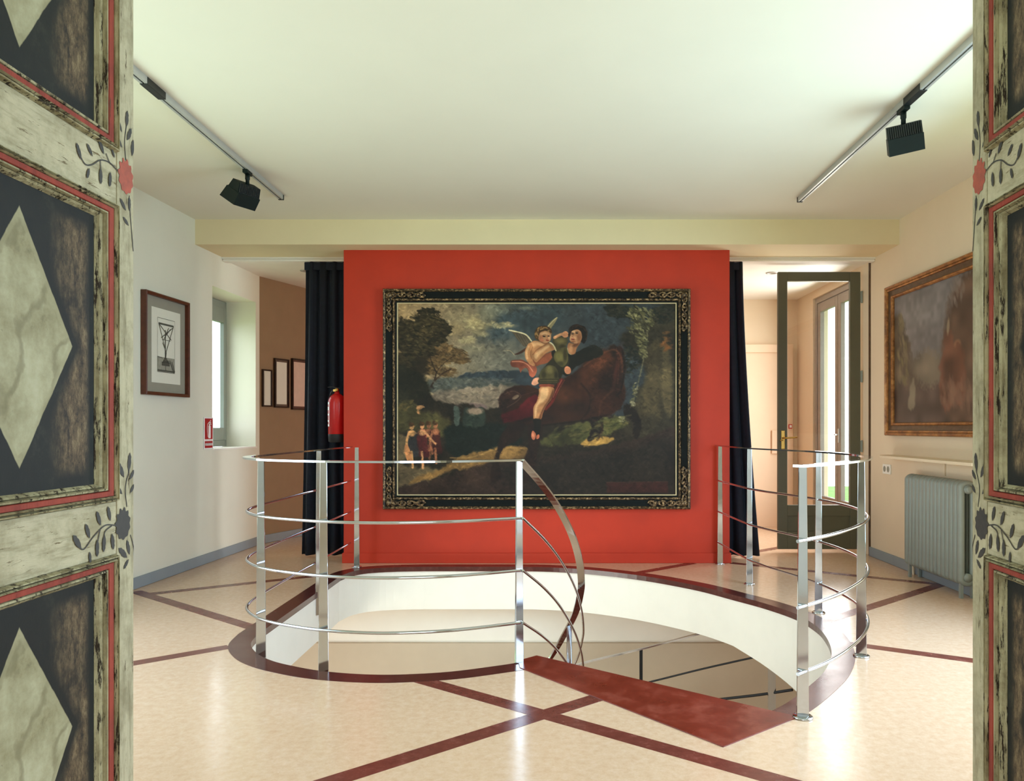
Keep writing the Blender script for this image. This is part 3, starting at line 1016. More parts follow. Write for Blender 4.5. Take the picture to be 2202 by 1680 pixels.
        rgba = np.concatenate([np.clip(c_, 0, 1).reshape(-1, 3), np.ones((w * h, 1))], 1).astype(np.float32)
        at.data.foreach_set('color', rgba.ravel())
        me.materials.append(mt)
        o = bpy.data.objects.new(name, me)
        COL.objects.link(o)
        o.parent = parent
        return o


def sky_rider():
    P = Painter(760, 518, 175, 2062, 180, 1468)
    X, Y = P.X, P.Y
    # sky, warm at the upper left, slate blue to the right
    t = np.clip((X - 175) / 1300, 0, 1)[..., None]
    warm, cool = np.array([188, 158, 116.]), np.array([62, 68, 70.])
    P.C = warm * (1 - t) ** 1.3 + cool * (1 - (1 - t) ** 1.3)
    mid = np.exp(-((X - 900) / 330) ** 2 - ((Y - 560) / 120) ** 2)[..., None]
    P.C = P.C * (1 - 0.6 * mid) + np.array([128, 126, 112.]) * 0.6 * mid
    P.C = P.C * (1 + 0.18 * (P.nz[0] - 0.5) + 0.10 * (P.nz[2] - 0.5))[..., None]
    P.poly([(820, 200), (1250, 190), (1300, 330), (1000, 420), (760, 420), (800, 300)], (70, 80, 82), 120, 30, 0.15)
    for (x, y, rx, ry, c) in [(600, 290, 95, 80, (160, 144, 112)), (560, 350, 60, 40, (172, 150, 112)), (720, 330, 60, 40, (168, 152, 112)), (780, 250, 70, 60, (140, 134, 110)), (860, 210, 80, 40, (128, 126, 108)),
                              (690, 300, 40, 34, (176, 158, 116)), (640, 430, 60, 20, (176, 160, 124)), (740, 385, 45, 16, (170, 156, 118)), (880, 330, 90, 14, (150, 142, 112)), (1040, 210, 60, 10, (120, 120, 104)), (690, 485, 70, 20, (150, 142, 116))]:
        P.ell(x, y, rx, ry, c, 0, 0.9, 0.15, 0.75)
    P.dabs([(690, 310, 70, 70), (860, 320, 110, 22), (640, 420, 60, 24)], 30, 14, [(188, 172, 132), (172, 158, 120)], 0.1, 0.5)
    # far hills, plain and water
    P.poly([(600, 660), (760, 640), (900, 632), (1080, 650), (1120, 760), (560, 760)], (58, 66, 70), 10, 6)
    P.poly([(400, 690), (700, 680), (1000, 720), (900, 770), (500, 790), (380, 770)], (86, 88, 80), 16, 10)
    P.poly([(390, 810), (520, 770), (640, 745), (800, 735), (960, 730), (960, 860), (760, 880), (580, 880), (440, 850)], (146, 130, 110), 16, 18, 0.3)
    P.poly([(560, 860), (720, 850), (780, 880), (700, 900), (600, 895)], (132, 112, 104), 10, 5)
    P.dabs([(700, 800, 250, 50), (500, 790, 90, 30)], 110, 16, [(112, 100, 86), (128, 114, 98), (158, 142, 122), (104, 96, 84)], 0.0, 0.3)
    P.dabs([(620, 710, 220, 30), (850, 700, 150, 16)], 60, 14, [(70, 76, 76), (96, 96, 90), (120, 116, 104)], 0.0, 0.35)
    # dark middle ground
    P.poly([(150, 640), (330, 700), (420, 820), (560, 860), (640, 850), (760, 890), (900, 880), (1300, 900), (1800, 960), (2080, 1020), (2080, 1500), (150, 1500)], (44, 38, 28), 14, 10, 0.25)
    P.poly([(170, 880), (340, 900), (520, 960), (540, 1080), (300, 1050), (170, 1030)], (78, 72, 44), 30, 14, 0.25)
    P.poly([(520, 1000), (860, 990), (1020, 1100), (860, 1180), (560, 1210), (500, 1100)], (26, 34, 28), 24, 10)
    P.poly([(552, 880), (590, 880), (592, 990), (562, 992)], (84, 94, 84), 8, 4)
    P.poly([(620, 900), (680, 880), (752, 890), (750, 1000), (620, 1000)], (54, 64, 54), 14, 10, 0.3)
    P.ell(700, 905, 55, 24, (150, 130, 110), 0, 0.5)
    # lit bank on the right and cliff with tree
    P.poly([(1150, 1100), (1400, 990), (1600, 950), (1760, 930), (1700, 1010), (1480, 1110), (1250, 1140)], (80, 78, 46), 18, 14, 0.4)
    P.poly([(1420, 1120), (1480, 1090), (1620, 1080), (1640, 1100), (1560, 1135), (1440, 1140)], (164, 130, 72), 10, 5)
    P.poly([(1680, 420), (1860, 300), (2080, 180), (2080, 1060), (1900, 1090), (1700, 1010), (1780, 800), (1850, 620)], (58, 52, 38), 30, 18, 0.35)
    P.poly([(1860, 480), (1960, 440), (1960, 900), (1900, 940), (1800, 940), (1850, 700)], (82, 72, 50), 40, 14, 0.3)
    P.poly([(1970, 480), (2020, 460), (2040, 900), (1980, 880)], (98, 86, 60), 24, 12, 0.3)
    P.dabs([(2000, 430, 30, 60)], 14, 22, [(128, 84, 44)], None, 0.5)
    P.line([(1780, 190), (1840, 260), (1920, 300), (2010, 280)], 14, (44, 36, 26))
    P.line([(1840, 260), (1870, 400), (1830, 620), (1790, 780), (1760, 880)], 10, (120, 112, 84), 4, 0.8)
    P.dabs([(1700, 240, 100, 40), (1640, 210, 60, 30), (1980, 250, 80, 70), (1750, 560, 70, 90)], 130, 14, [(40, 42, 34), (50, 50, 38), (32, 36, 32), (58, 56, 42)])
    P.dabs([(1790, 250, 60, 60), (1810, 350, 70, 50), (1850, 280, 80, 70), (1830, 430, 40, 50), (1840, 510, 24, 40)], 80, 13, [(118, 112, 78), (138, 132, 96), (96, 92, 62), (70, 66, 46), (52, 50, 36)], 0.7)
    P.dabs([(1790, 760, 20, 50), (1770, 850, 14, 30), (1700, 960, 30, 20)], 14, 12, [(150, 142, 112), (110, 104, 70)])
    # left trees
    P.poly([(170, 300), (230, 290), (300, 330), (420, 420), (480, 560), (420, 640), (260, 680), (170, 700)], (58, 48, 32), 26, 26, 0.3)
    P.dabs([(380, 260, 80, 50), (340, 310, 110, 50), (440, 320, 70, 45), (480, 360, 60, 40), (230, 350, 70, 60), (350, 400, 140, 50), (420, 430, 80, 40), (250, 450, 80, 60), (330, 500, 110, 40), (230, 560, 60, 60)], 150, 14,
           [(46, 39, 26), (58, 49, 32), (34, 31, 22), (76, 63, 40), (66, 58, 37), (42, 38, 26)], 0.25)
    P.dabs([(300, 330, 130, 80), (420, 330, 90, 60), (350, 450, 140, 70)], 40, 12, [(104, 88, 56), (92, 78, 50)], 0.2, 0.6)
    P.dabs([(560, 520, 90, 36), (500, 490, 70, 40), (600, 560, 60, 22), (470, 560, 90, 30), (500, 640, 70, 30), (420, 620, 50, 40)], 90, 13, [(112, 88, 58), (96, 76, 48), (128, 104, 70), (78, 62, 40)], 0.3)
    P.line([(400, 740), (425, 690), (440, 640), (490, 580), (560, 530)], 12, (58, 42, 30), 4, 1, True)
    P.line([(440, 650), (410, 590), (380, 500)], 9, (52, 40, 28), 4)
    P.line([(425, 700), (480, 650), (540, 620)], 8, (66, 48, 34), 4)
    P.poly([(170, 600), (300, 640), (380, 720), (370, 800), (220, 850), (170, 860)], (46, 44, 30), 24, 16, 0.3)
    P.dabs([(240, 870, 60, 40)], 30, 18, [(96, 84, 50), (70, 64, 40)])
    # foreground: lit path and dark slope
    P.poly([(170, 1080), (260, 1120), (230, 1260), (420, 1290), (470, 1320), (330, 1390), (200, 1420), (170, 1430)], (104, 90, 66), 26, 14, 0.15)
    P.poly([(520, 1250), (640, 1200), (860, 1150), (1060, 1150), (1050, 1230), (860, 1250), (700, 1280), (520, 1310), (400, 1360), (250, 1390), (330, 1340), (450, 1300)], (134, 104, 62), 14, 10, 0.2)
    P.line([(530, 1220), (680, 1215), (850, 1160), (1050, 1155)], 8, (170, 136, 84), 6, 0.7)
    P.poly([(170, 1420), (400, 1370), (640, 1290), (900, 1240), (1200, 1210), (1500, 1170), (1850, 1080), (2080, 1040), (2080, 1490), (170, 1490)], (56, 42, 34), 18, 10, 0.22)
    P.poly([(820, 1300), (1200, 1220), (1700, 1160), (2070, 1090), (2070, 1480), (1300, 1480)], (42, 36, 29), 90, 20, 0.2)
    P.poly([(1592, 1385), (2010, 1380), (2010, 1455), (1592, 1455)], (66, 38, 32), 6, 0, 0.08, False)
    P.line([(1592, 1385), (2010, 1380)], 4, (84, 62, 48), 3, 0.7)
    # horse
    HB = (56, 33, 22)
    P.poly([(890, 860), (900, 780), (960, 735), (1060, 730), (1160, 760), (1300, 690), (1440, 590), (1560, 510), (1660, 470), (1700, 520), (1690, 640), (1720, 760), (1700, 860), (1640, 920), (1500, 960), (1300, 980), (1120, 1000), (960, 990), (880, 960)], HB, 14, 8, 0.22)
    P.poly([(1430, 560), (1560, 500), (1640, 520), (1640, 640), (1560, 720), (1430, 700)], (74, 42, 27), 50, 10, 0.35)
    P.poly([(1240, 720), (1400, 700), (1480, 800), (1420, 900), (1260, 900)], (72, 41, 26), 50, 10, 0.35)
    P.poly([(880, 780), (960, 740), (1040, 760), (1000, 840), (900, 900), (860, 870)], (50, 32, 26), 14, 8)
    P.poly([(1600, 470), (1690, 480), (1720, 600), (1700, 740), (1640, 700), (1650, 560)], (48, 32, 24), 18, 10)
    P.poly([(940, 1000), (1040, 990), (1000, 1090), (890, 1160), (860, 1240), (880, 1330), (830, 1390), (800, 1330), (840, 1200), (870, 1080)], (40, 28, 22), 10, 5)
    P.poly([(1060, 1000), (1160, 1000), (1130, 1150), (1100, 1300), (1040, 1390), (1020, 1300), (1060, 1150)], (44, 30, 24), 12, 5)
    P.poly([(1480, 950), (1560, 950), (1560, 1040), (1500, 1100), (1460, 1100), (1490, 1020)], (34, 26, 22), 10, 4)
    P.poly([(1720, 850), (1790, 900), (1830, 1000), (1800, 1090), (1770, 1060), (1770, 980), (1710, 930)], (36, 28, 22), 10, 4)
    P.ell(975, 810, 26, 12, (124, 104, 84), -0.5, 0.5)
    for (x, y, rx_, ry_, c_, ro_) in [(1540, 600, 90, 40, (104, 62, 40), -0.5), (1470, 690, 60, 60, (86, 50, 32), 0), (1620, 700, 60, 110, (40, 26, 20), 0.1), (1380, 880, 160, 40, (40, 26, 19), 0), (1290, 800, 60, 50, (82, 48, 30), 0), (1560, 850, 90, 60, (62, 36, 25), 0),
                                      (940, 790, 50, 24, (66, 42, 34), -0.5), (900, 860, 26, 30, (40, 28, 24), 0), (1180, 950, 90, 30, (38, 26, 20), 0), (1000, 960, 60, 20, (30, 22, 18), 0), (1680, 560, 20, 90, (72, 40, 30), 0.1), (1655, 640, 12, 80, (84, 44, 34), 0.15)]:
        P.ell(x, y, rx_, ry_, c_, ro_, 1.2, 0.2, 0.8)
    P.line([(1700, 500), (1716, 620), (1690, 760), (1660, 800)], 12, (34, 24, 20), 6, 0.8)
    P.line([(1660, 480), (1676, 600), (1668, 720)], 6, (98, 54, 40), 4, 0.6)
    P.line([(1440, 600), (1540, 530), (1640, 490), (1690, 540), (1700, 640)], 12, (112, 70, 46), 9, 0.6)
    P.line([(1420, 720), (1480, 800), (1470, 900), (1420, 960)], 12, (38, 25, 19), 10, 0.7)
    P.line([(1640, 760), (1560, 840), (1540, 940)], 12, (98, 60, 40), 12, 0.5)
    P.line([(1160, 1000), (1300, 985), (1460, 965), (1600, 930)], 12, (30, 21, 17), 10, 0.7)
    P.line([(900, 790), (960, 770), (1010, 800), (980, 840), (915, 880)], 6, (98, 72, 54), 4, 0.7)
    P.line([(1010, 800), (1080, 780), (1180, 750)], 6, (80, 44, 34), 4, 0.7)
    P.line([(1500, 960), (1555, 1000), (1560, 1050), (1530, 1095)], 18, (52, 36, 27), 8, 0.8)
    P.line([(1600, 1000), (1690, 950), (1760, 930)], 8, (110, 106, 66), 6, 0.6)
    P.dabs([(1400, 1050, 180, 50), (1620, 990, 110, 40)], 70, 16, [(70, 70, 40), (96, 94, 54), (56, 58, 36), (108, 98, 58)], -0.3, 0.5)
    # saddle cloth
    P.poly([(880, 930), (980, 890), (1060, 820), (1110, 790), (1140, 850), (1110, 920), (1000, 965), (900, 985)], (92, 26, 30), 10, 6, 0.3)
    P.line([(1280, 690), (1230, 830), (1180, 890)], 20, (108, 40, 32), 8)
    P.line([(1290, 690), (1240, 800)], 5, (168, 96, 70), 3)
    # putto and rider, laid out on a finer grid
    g6 = lambda x, y: ((240 + x / 5.6) * 3.146, (60 + y / 5.6) * 3.146)
    K = 3.146 / 5.6
    def pl(pts, col, soft=4, wob=1.5, shade=0.2, alpha=1.0): P.poly([g6(*p) for p in pts], col, soft, wob, shade, True, alpha)
    def el(x, y, rx, ry, col, rot=0.0, soft=0.9, alpha=0.8): P.ell(*g6(x, y), rx * K, ry * K, col, rot, soft, 0.1, alpha)
    def li(pts, w, col, soft=2.5, alpha=1.0, taper=False): P.line([g6(*p) for p in pts], w * K, col, soft, alpha, taper)
    # wings
    pl([(315, 305), (440, 330), (530, 365), (580, 430), (560, 470), (500, 500), (450, 460), (400, 400), (370, 350)], (84, 74, 60), 4, 2)
    for (a_, b_) in (((380, 345), (470, 470)), ((420, 350), (500, 490)), ((460, 360), (530, 480)), ((500, 380), (550, 470))):
        li([a_, b_], 7, (118, 106, 84), 3, 0.7)
    li([(312, 303), (430, 328), (520, 360), (582, 432)], 16, (212, 198, 160), 3)
    pl([(370, 600), (440, 560), (520, 510), (570, 460), (560, 510), (500, 560), (430, 590)], (82, 52, 36), 4, 2)
    li([(245, 550), (320, 548), (375, 600)], 9, (158, 144, 116), 3)
    pl([(775, 255), (820, 195), (895, 145), (875, 200), (830, 265), (800, 300)], (158, 144, 106), 4)
    li([(780, 262), (840, 195), (893, 148)], 7, (206, 190, 146), 2.5)
    # drapery flying behind
    pl([(330, 670), (440, 655), (540, 690), (630, 720), (650, 800), (610, 870), (560, 845), (540, 760), (480, 770), (450, 812), (430, 760), (350, 735)], (168, 96, 72), 4, 3, 0.35)
    li([(350, 680), (450, 680), (540, 720), (600, 800)], 14, (206, 138, 108), 4, 0.8)
    li([(440, 720), (500, 730), (550, 790)], 10, (120, 62, 46), 4, 0.7)
    pl([(585, 950), (610, 890), (680, 870), (690, 920), (630, 965)], (206, 150, 120), 4)
    # child's body
    SK, SKL, SKD = (186, 134, 90), (222, 176, 128), (122, 76, 48)
    pl([(560, 465), (620, 428), (710, 445), (790, 460), (760, 500), (690, 520), (640, 570), (620, 660), (570, 690), (525, 630), (512, 545)], SK, 4)
    el(600, 480, 55, 30, SKL, -0.3); el(690, 470, 50, 20, SKL, 0.2)
    li([(565, 490), (535, 560), (540, 630), (580, 690)], 62, SK, 4); li([(548, 500), (524, 570), (532, 640)], 24, SKL, 7, 0.8)
    li([(600, 500), (575, 570), (580, 650)], 8, SKD, 4, 0.6)
    pl([(570, 690), (600, 665), (630, 690), (620, 730), (585, 730)], (200, 142, 98), 3)
    pl([(600, 640), (740, 590), (840, 570), (825, 660), (760, 700), (680, 720), (640, 730)], (150, 88, 60), 5, 2, 0.3)
    pl([(598, 610), (635, 560), (700, 510), (780, 460), (835, 480), (868, 532), (800, 562), (745, 590), (695, 640), (645, 690), (605, 660)], SK, 4)
    pl([(615, 610), (650, 565), (710, 525), (780, 480), (800, 500), (740, 550), (680, 600), (640, 650)], SKL, 12, 1, 0.1)
    li([(596, 600), (640, 545), (700, 505), (770, 465)], 7, SKD, 3, 0.8)
    li([(650, 690), (700, 645), (760, 595), (860, 545)], 8, SKD, 4, 0.6)
    # child's head
    pl([(620, 380), (625, 310), (670, 262), (740, 250), (805, 280), (832, 330), (800, 360), (720, 360), (690, 430), (650, 420)], (104, 74, 42), 5, 4, 0.4)
    for _ in range(60):
        an_ = rng.random() * 3.6 + 2.6; rr_ = 60 + 30 * rng.random()
        el(725 + 1.1 * rr_ * math.cos(an_), 350 + rr_ * math.sin(an_), 14, 6, [(150, 112, 64), (84, 58, 34), (184, 146, 92)][rng.integers(3)], an_ + 1.2, 0.6, 0.7)
    pl([(668, 390), (690, 330), (750, 312), (808, 335), (822, 390), (805, 435), (765, 458), (715, 448), (680, 425)], (208, 156, 112), 4)
    el(700, 400, 24, 40, (166, 108, 76), 0.2); el(740, 345, 45, 18, (230, 184, 138)); el(712, 425, 22, 16, (206, 128, 94)); el(798, 395, 14, 22, (228, 178, 134))
    el(735, 378, 18, 8, (44, 30, 24), 0.15, 0.5, 0.95); el(790, 374, 13, 7, (44, 30, 24), 0, 0.5, 0.95)
    li([(715, 366), (735, 358), (755, 362)], 5, (104, 66, 42), 2.5, 0.8); li([(770, 370), (778, 400), (766, 406)], 6, (166, 108, 78), 2.5, 0.8)
    el(775, 424, 20, 8, (140, 58, 46), 0.1, 0.5, 0.95); li([(700, 446), (740, 462), (790, 456)], 8, (112, 68, 46), 3, 0.7)
    # rider: dark cloak, sleeve, tunic
    pl([(830, 560), (900, 530), (1000, 540), (1110, 570), (1220, 520), (1330, 480), (1420, 520), (1450, 590), (1330, 650), (1220, 690), (1100, 760), (1000, 860), (900, 740), (840, 640)], (32, 30, 22), 6, 3)
    pl([(690, 885), (700, 800), (760, 720), (840, 630), (930, 580), (1020, 600), (1030, 720), (960, 820), (905, 900)], (52, 47, 31), 8, 3, 0.3)
    pl([(838, 425), (900, 388), (985, 385), (1022, 420), (1000, 490), (930, 540), (872, 535), (850, 470)], (92, 82, 50), 5, 2, 0.3)
    el(930, 430, 60, 32, (124, 110, 68)); el(960, 500, 40, 22, (58, 52, 32)); li([(862, 400), (930, 382), (1000, 392)], 6, (40, 34, 22), 3)
    pl([(868, 570), (930, 525), (1005, 510), (1025, 590), (1015, 690), (960, 745), (895, 705), (855, 630)], (90, 82, 48), 6, 2, 0.3)
    el(912, 620, 46, 58, (132, 122, 72)); el(990, 600, 22, 80, (56, 50, 32)); el(930, 700, 40, 22, (66, 60, 38))
    pl([(680, 870), (700, 790), (760, 735), (830, 725), (890, 770), (905, 860), (900, 890), (690, 895)], (84, 76, 46), 5, 2, 0.3)
    el(800, 780, 40, 42, (136, 124, 78)); el(730, 840, 26, 40, (60, 54, 34)); el(880, 840, 20, 40, (48, 44, 30))
    pl([(684, 890), (902, 892), (892, 942), (690, 945)], (62, 56, 36), 4); li([(690, 908), (895, 908)], 6, (124, 112, 70), 3, 0.7); li([(690, 928), (890, 930)], 5, (108, 98, 62), 3, 0.7)
    li([(806, 452), (838, 474), (862, 508), (878, 548)], 16, (198, 182, 142), 4); li([(815, 450), (850, 482)], 6, (226, 212, 174), 2.5)
    # raised hand
    li([(862, 392), (920, 362), (975, 345)], 34, (196, 142, 102), 4); li([(865, 382), (930, 352)], 12, (226, 178, 132), 4, 0.8)
    pl([(950, 345), (985, 318), (1015, 322), (1032, 350), (1020, 382), (985, 392), (958, 375)], (204, 146, 106), 3)
    for k_ in range(3): li([(985 + 12 * k_, 325 + 8 * k_), (975 + 14 * k_, 372)], 4, (132, 82, 58), 2, 0.7)
    # head
    pl([(1035, 330), (1045, 270), (1100, 238), (1170, 238), (1230, 275), (1252, 350), (1245, 420), (1215, 465), (1185, 440), (1060, 400)], (36, 26, 20), 5, 3, 0.3)
    pl([(1018, 520), (1035, 455), (1090, 460), (1180, 440), (1130, 520), (1108, 585), (1048, 592)], (170, 118, 80), 5)
    el(1060, 530, 22, 50, (206, 152, 108), 0.2); el(1120, 480, 40, 20, (104, 66, 44), -0.4)
    pl([(1046, 400), (1056, 345), (1085, 312), (1135, 292), (1178, 322), (1192, 380), (1180, 432), (1130, 462), (1078, 450), (1048, 428)], (202, 150, 108), 4)
    el(1160, 385, 26, 60, (140, 92, 62), 0.1); el(1090, 325, 34, 16, (226, 180, 136), -0.3); el(1100, 390, 22, 20, (218, 164, 122)); el(1085, 440, 30, 12, (150, 98, 68))
    el(1082, 346, 17, 7, (36, 26, 20), -0.2, 0.5, 0.95); el(1130, 340, 18, 7, (36, 26, 20), -0.1, 0.5, 0.95)
    li([(1062, 336), (1090, 326)], 6, (58, 38, 26), 2.5); li([(1112, 326), (1150, 324)], 6, (58, 38, 26), 2.5)
    li([(1098, 345), (1080, 382), (1092, 392)], 7, (150, 98, 68), 2.5, 0.85); el(1082, 410, 24, 7, (134, 56, 46), 0, 0.5, 0.95); li([(1070, 418), (1100, 420)], 4, (96, 50, 38), 2.5, 0.8)
    li([(1050, 340), (1060, 300), (1110, 275), (1160, 290)], 14, (44, 30, 22), 4); li([(1070, 262), (1130, 248), (1190, 262)], 6, (76, 54, 36), 3, 0.7)
    for _ in range(46):
        an_ = rng.random() * 3.9 + 2.9; rr_ = 88 + 26 * rng.random()
        el(1145 + rr_ * math.cos(an_), 350 + rr_ * math.sin(an_), 20, 7, [(34, 24, 18), (62, 44, 30), (46, 33, 24)][rng.integers(3)], an_ + 1.4, 0.6, 0.8)
    li([(1020, 520), (1030, 575), (1062, 595)], 8, (190, 178, 140), 3, 0.7)
    # hand at the waist, leg, boot, foot
    pl([(978, 765), (1005, 738), (1040, 745), (1062, 780), (1050, 822), (1012, 832), (985, 810)], (206, 140, 104), 3)
    for k_ in range(3): li([(1000, 766 + 18 * k_), (1050, 772 + 18 * k_)], 4, (134, 76, 54), 2, 0.8)
    pl([(690, 952), (845, 952), (838, 992), (698, 996)], (136, 70, 50), 4, 2, 0.3)
    pl([(688, 990), (840, 988), (852, 1050), (825, 1130), (775, 1195), (745, 1240), (720, 1300), (695, 1372), (612, 1372), (604, 1290), (612, 1220), (650, 1150), (672, 1060)], (190, 138, 94), 4, 1.5)
    pl([(700, 1010), (780, 1000), (780, 1090), (730, 1160), (660, 1210), (640, 1330), (620, 1330), (630, 1220), (680, 1120)], (228, 182, 132), 12, 1, 0.1)
    pl([(845, 1010), (850, 1060), (822, 1130), (760, 1210), (715, 1300), (700, 1365), (670, 1365), (720, 1240), (790, 1140)], (116, 74, 48), 9, 1)
    li([(960, 895), (900, 1000), (850, 1100), (835, 1140)], 26, (98, 36, 32), 4); li([(950, 900), (890, 1010), (845, 1110)], 6, (170, 104, 80), 2.5, 0.9); li([(985, 900), (930, 990), (880, 1080)], 5, (140, 76, 60), 2.5, 0.8)
    pl([(604, 1372), (692, 1372), (694, 1450), (682, 1535), (640, 1550), (610, 1500), (614, 1430)], (30, 27, 20), 4)
    pl([(578, 1575), (590, 1515), (612, 1515), (636, 1552), (624, 1608), (596, 1616)], (200, 120, 88), 3); el(604, 1560, 14, 28, (230, 156, 120), -0.3)
    pl([(642, 1572), (672, 1555), (682, 1580), (668, 1606), (644, 1608)], (188, 110, 80), 3)
    # group of small figures at the lower left
    for (x, y, h, dress, skin) in [(270, 1010, 270, (60, 58, 58), (206, 156, 104)), (340, 1005, 280, (98, 40, 40), (210, 154, 108)), (430, 1000, 250, (70, 34, 30), (170, 112, 80)), (385, 1000, 220, (56, 40, 30), (150, 100, 70))][::-1]:
        k_ = h / 270
        P.poly([(x - 26, y + 30), (x + 26, y + 30), (x + 34, y + 110 * k_), (x + 44, y + 200 * k_), (x - 34, y + 190 * k_), (x - 40, y + 90 * k_)], dress, 7, 4, 0.25)
        P.line([(x - 2, y + 170 * k_), (x + 6, y + 275 * k_)], 16, skin, 5)
        P.line([(x + 18, y + 40), (x + 60, y + 90), (x + 90, y + 120)], 14, skin, 5) if dress[0] == 98 else P.line([(x - 20, y + 40), (x - 36, y + 110), (x - 20, y + 190)], 16, skin, 5)
        P.ell(x, y + 44, 26, 22, skin, 0, 0.4)
        P.ell(x, y, 15, 20, skin, 0.1, 0.3); P.ell(x - 2, y - 14, 17, 13, (92, 64, 38), 0, 0.3)
    P.dabs([(340, 1060, 130, 60), (350, 1180, 120, 70)], 30, 12, [(58, 48, 36), (44, 36, 28)], 1.2, 0.25)
    for (x, y) in ((270, 1000), (340, 995), (385, 992), (430, 990)):
        P.ell(x + 3, y + 4, 6, 3, (70, 44, 32), 0, 0.6, 0, 0.7); P.ell(x - 12, y - 6, 10, 16, (70, 48, 30), 0.2, 0.6, 0, 0.8)
    P.poly([(225, 1130), (250, 1150), (270, 1230), (240, 1240), (220, 1180)], (200, 140, 92), 6)
    P.ell(322, 880, 24, 14, (200, 150, 104), -0.3, 0.4); P.line([(315, 890), (312, 918)], 9, (190, 140, 96), 4); P.line([(330, 878), (352, 876)], 8, (170, 130, 92), 4)
    # loose brushwork: short strokes of the local colour, a little lighter or darker
    for _ in range(9000):
        x, y = 175 + 1887 * rng.random(), 180 + 1288 * rng.random()
        i_, j_ = int((y - 180) / 1288 * (P.h - 1)), int((x - 175) / 1887 * (P.w - 1))
        fig = 930 < x < 1480 and 270 < y < 1110
        k_ = 1 + (0.10 if fig else 0.32) * (rng.random() - 0.5) * 2
        z_ = (5 if fig else 13) * (0.6 + 0.8 * rng.random())
        P.ell(x, y, z_, z_ * 0.36, tuple(P.C[i_, j_] * k_), (rng.random() - 0.5) * 2.4, 0.7, 0, 0.45)
    P.C = 255 * (np.clip(P.C, 0, 255) / 255) ** 1.16
    P.C *= (1 + 0.22 * (P.nz[3] - 0.5) + 0.08 * (rng.random(P.C.shape[:2]) - 0.5))[..., None]
    return P


# ------------------------------------------------------------------ large baroque painting on the red wall
fx0, fx1, fz0, fz1 = -1.418, 1.176, 0.462, 2.322
py = RED_Y - 0.006
bp = thing('oil_painting', (-0.12, py, fz0), 'large old oil painting of a rider in a dark gilt frame on the red wall', 'painting')
cv = lambda x, h, z: (x, py - h, z)
MB().frame([(0.0, 0.0), (0.0, 0.050), (0.006, 0.062), (0.014, 0.064), (0.022, 0.058), (0.026, 0.046)], fx0, fx1, fz0, fz1, cv).build('outer_bead', M['gilt'], bp)
MB().frame([(0.024, 0.02), (0.026, 0.050), (0.040, 0.046), (0.060, 0.040), (0.078, 0.036), (0.080, 0.02)], fx0, fx1, fz0, fz1, cv).build('frame_cove', M['ebony'], bp)
MB().frame([(0.079, 0.02), (0.080, 0.040), (0.086, 0.047), (0.094, 0.046), (0.100, 0.036), (0.101, 0.02)], fx0, fx1, fz0, fz1, cv).build('inner_bead', M['gilt'], bp)
MB().frame([(0.100, 0.02), (0.101, 0.034), (0.112, 0.030), (0.116, 0.02)], fx0, fx1, fz0, fz1, cv).build('sight_edge', M['ebony'], bp)
MB().frame([(0.115, 0.015), (0.115, 0.029), (0.122, 0.027), (0.123, 0.012)], fx0, fx1, fz0, fz1, cv).build('cream_slip', M['slip'], bp)
MB().box(fx0 + 0.02, fx1 - 0.02, py - 0.012, py, fz0 + 0.02, fz1 - 0.02).build('backing', M['darkwood'], bp)
# carved knobs along the inner bead
for nm, along in (('x', 1), ('z', 0)):
    pass
kb = MB()
nk = 60
def knob(mb, x, z, r):
    mb.lathe([(r, 0), (r * 0.85, -r * 0.5), (r * 0.4, -r * 0.8)], (x, py - 0.044, z), 6, 'y')
for i in range(nk):
    x = fx0 + 0.1 + (fx1 - fx0 - 0.2) * i / (nk - 1)
    knob(kb, x, fz0 + 0.090, 0.0085); knob(kb, x, fz1 - 0.090, 0.0085)
for i in range(42):
    z = fz0 + 0.11 + (fz1 - fz0 - 0.22) * i / 41
    knob(kb, fx0 + 0.090, z, 0.0085); knob(kb, fx1 - 0.090, z, 0.0085)
kb.build('bead_carving', M['gilt'], bp)['kind'] = 'stuff'
for (cx, cz, dx, dz) in ((fx0, fz0, 1, 1), (fx1, fz0, -1, 1), (fx0, fz1, 1, -1), (fx1, fz1, -1, -1)):
    mb = MB()
    for (ax, az, bx, bz) in ((dx, 0, 0, dz), (0, dz, dx, 0)):
        P_ = lambda s, c: (cx + ax * s + bx * c, py - 0.052, cz + az * s + bz * c)
        for ph, r0 in ((0, 0.010), (math.pi, 0.008)):
            pts = [P_(0.05 + 0.30 * q / 24, 0.052 + 0.019 * math.sin(ph + 2 * math.pi * 2.0 * q / 24)) for q in range(25)]
            mb.tube(pts, [r0 * (0.6 + 0.6 * abs(math.sin(q * 0.8))) for q in range(25)], 6)
        curl = [P_(0.335 + 0.022 * math.cos(a_ / 2), 0.052 + 0.020 * math.sin(a_ / 2)) for a_ in range(0, 11)]
        mb.tube(curl, 0.008, 6)
        for s_ in (0.09, 0.16, 0.23, 0.30):
            p = P_(s_, 0.052)
            mb.lathe([(0.017, 0), (0.014, -0.010), (0.004, -0.016)], p, 7, 'y')
    p = (cx + dx * 0.052, py - 0.05, cz + dz * 0.052)
    mb.lathe([(0.03, 0), (0.026, -0.012), (0.012, -0.02), (0.004, -0.022)], p, 9, 'y')
    mb.build('corner_carving', M['gilt'], bp)
PT = sky_rider()
cx0, cx1, cz0, cz1 = fx0 + 0.121, fx1 - 0.121, fz0 + 0.121, fz1 - 0.121
PT.mesh('canvas', bp, lambda u, v: np.stack([cx0 + (cx1 - cx0) * u, np.full_like(u, py - 0.016), cz1 + (cz0 - cz1) * v], 1), M['canvas'], 1.08)

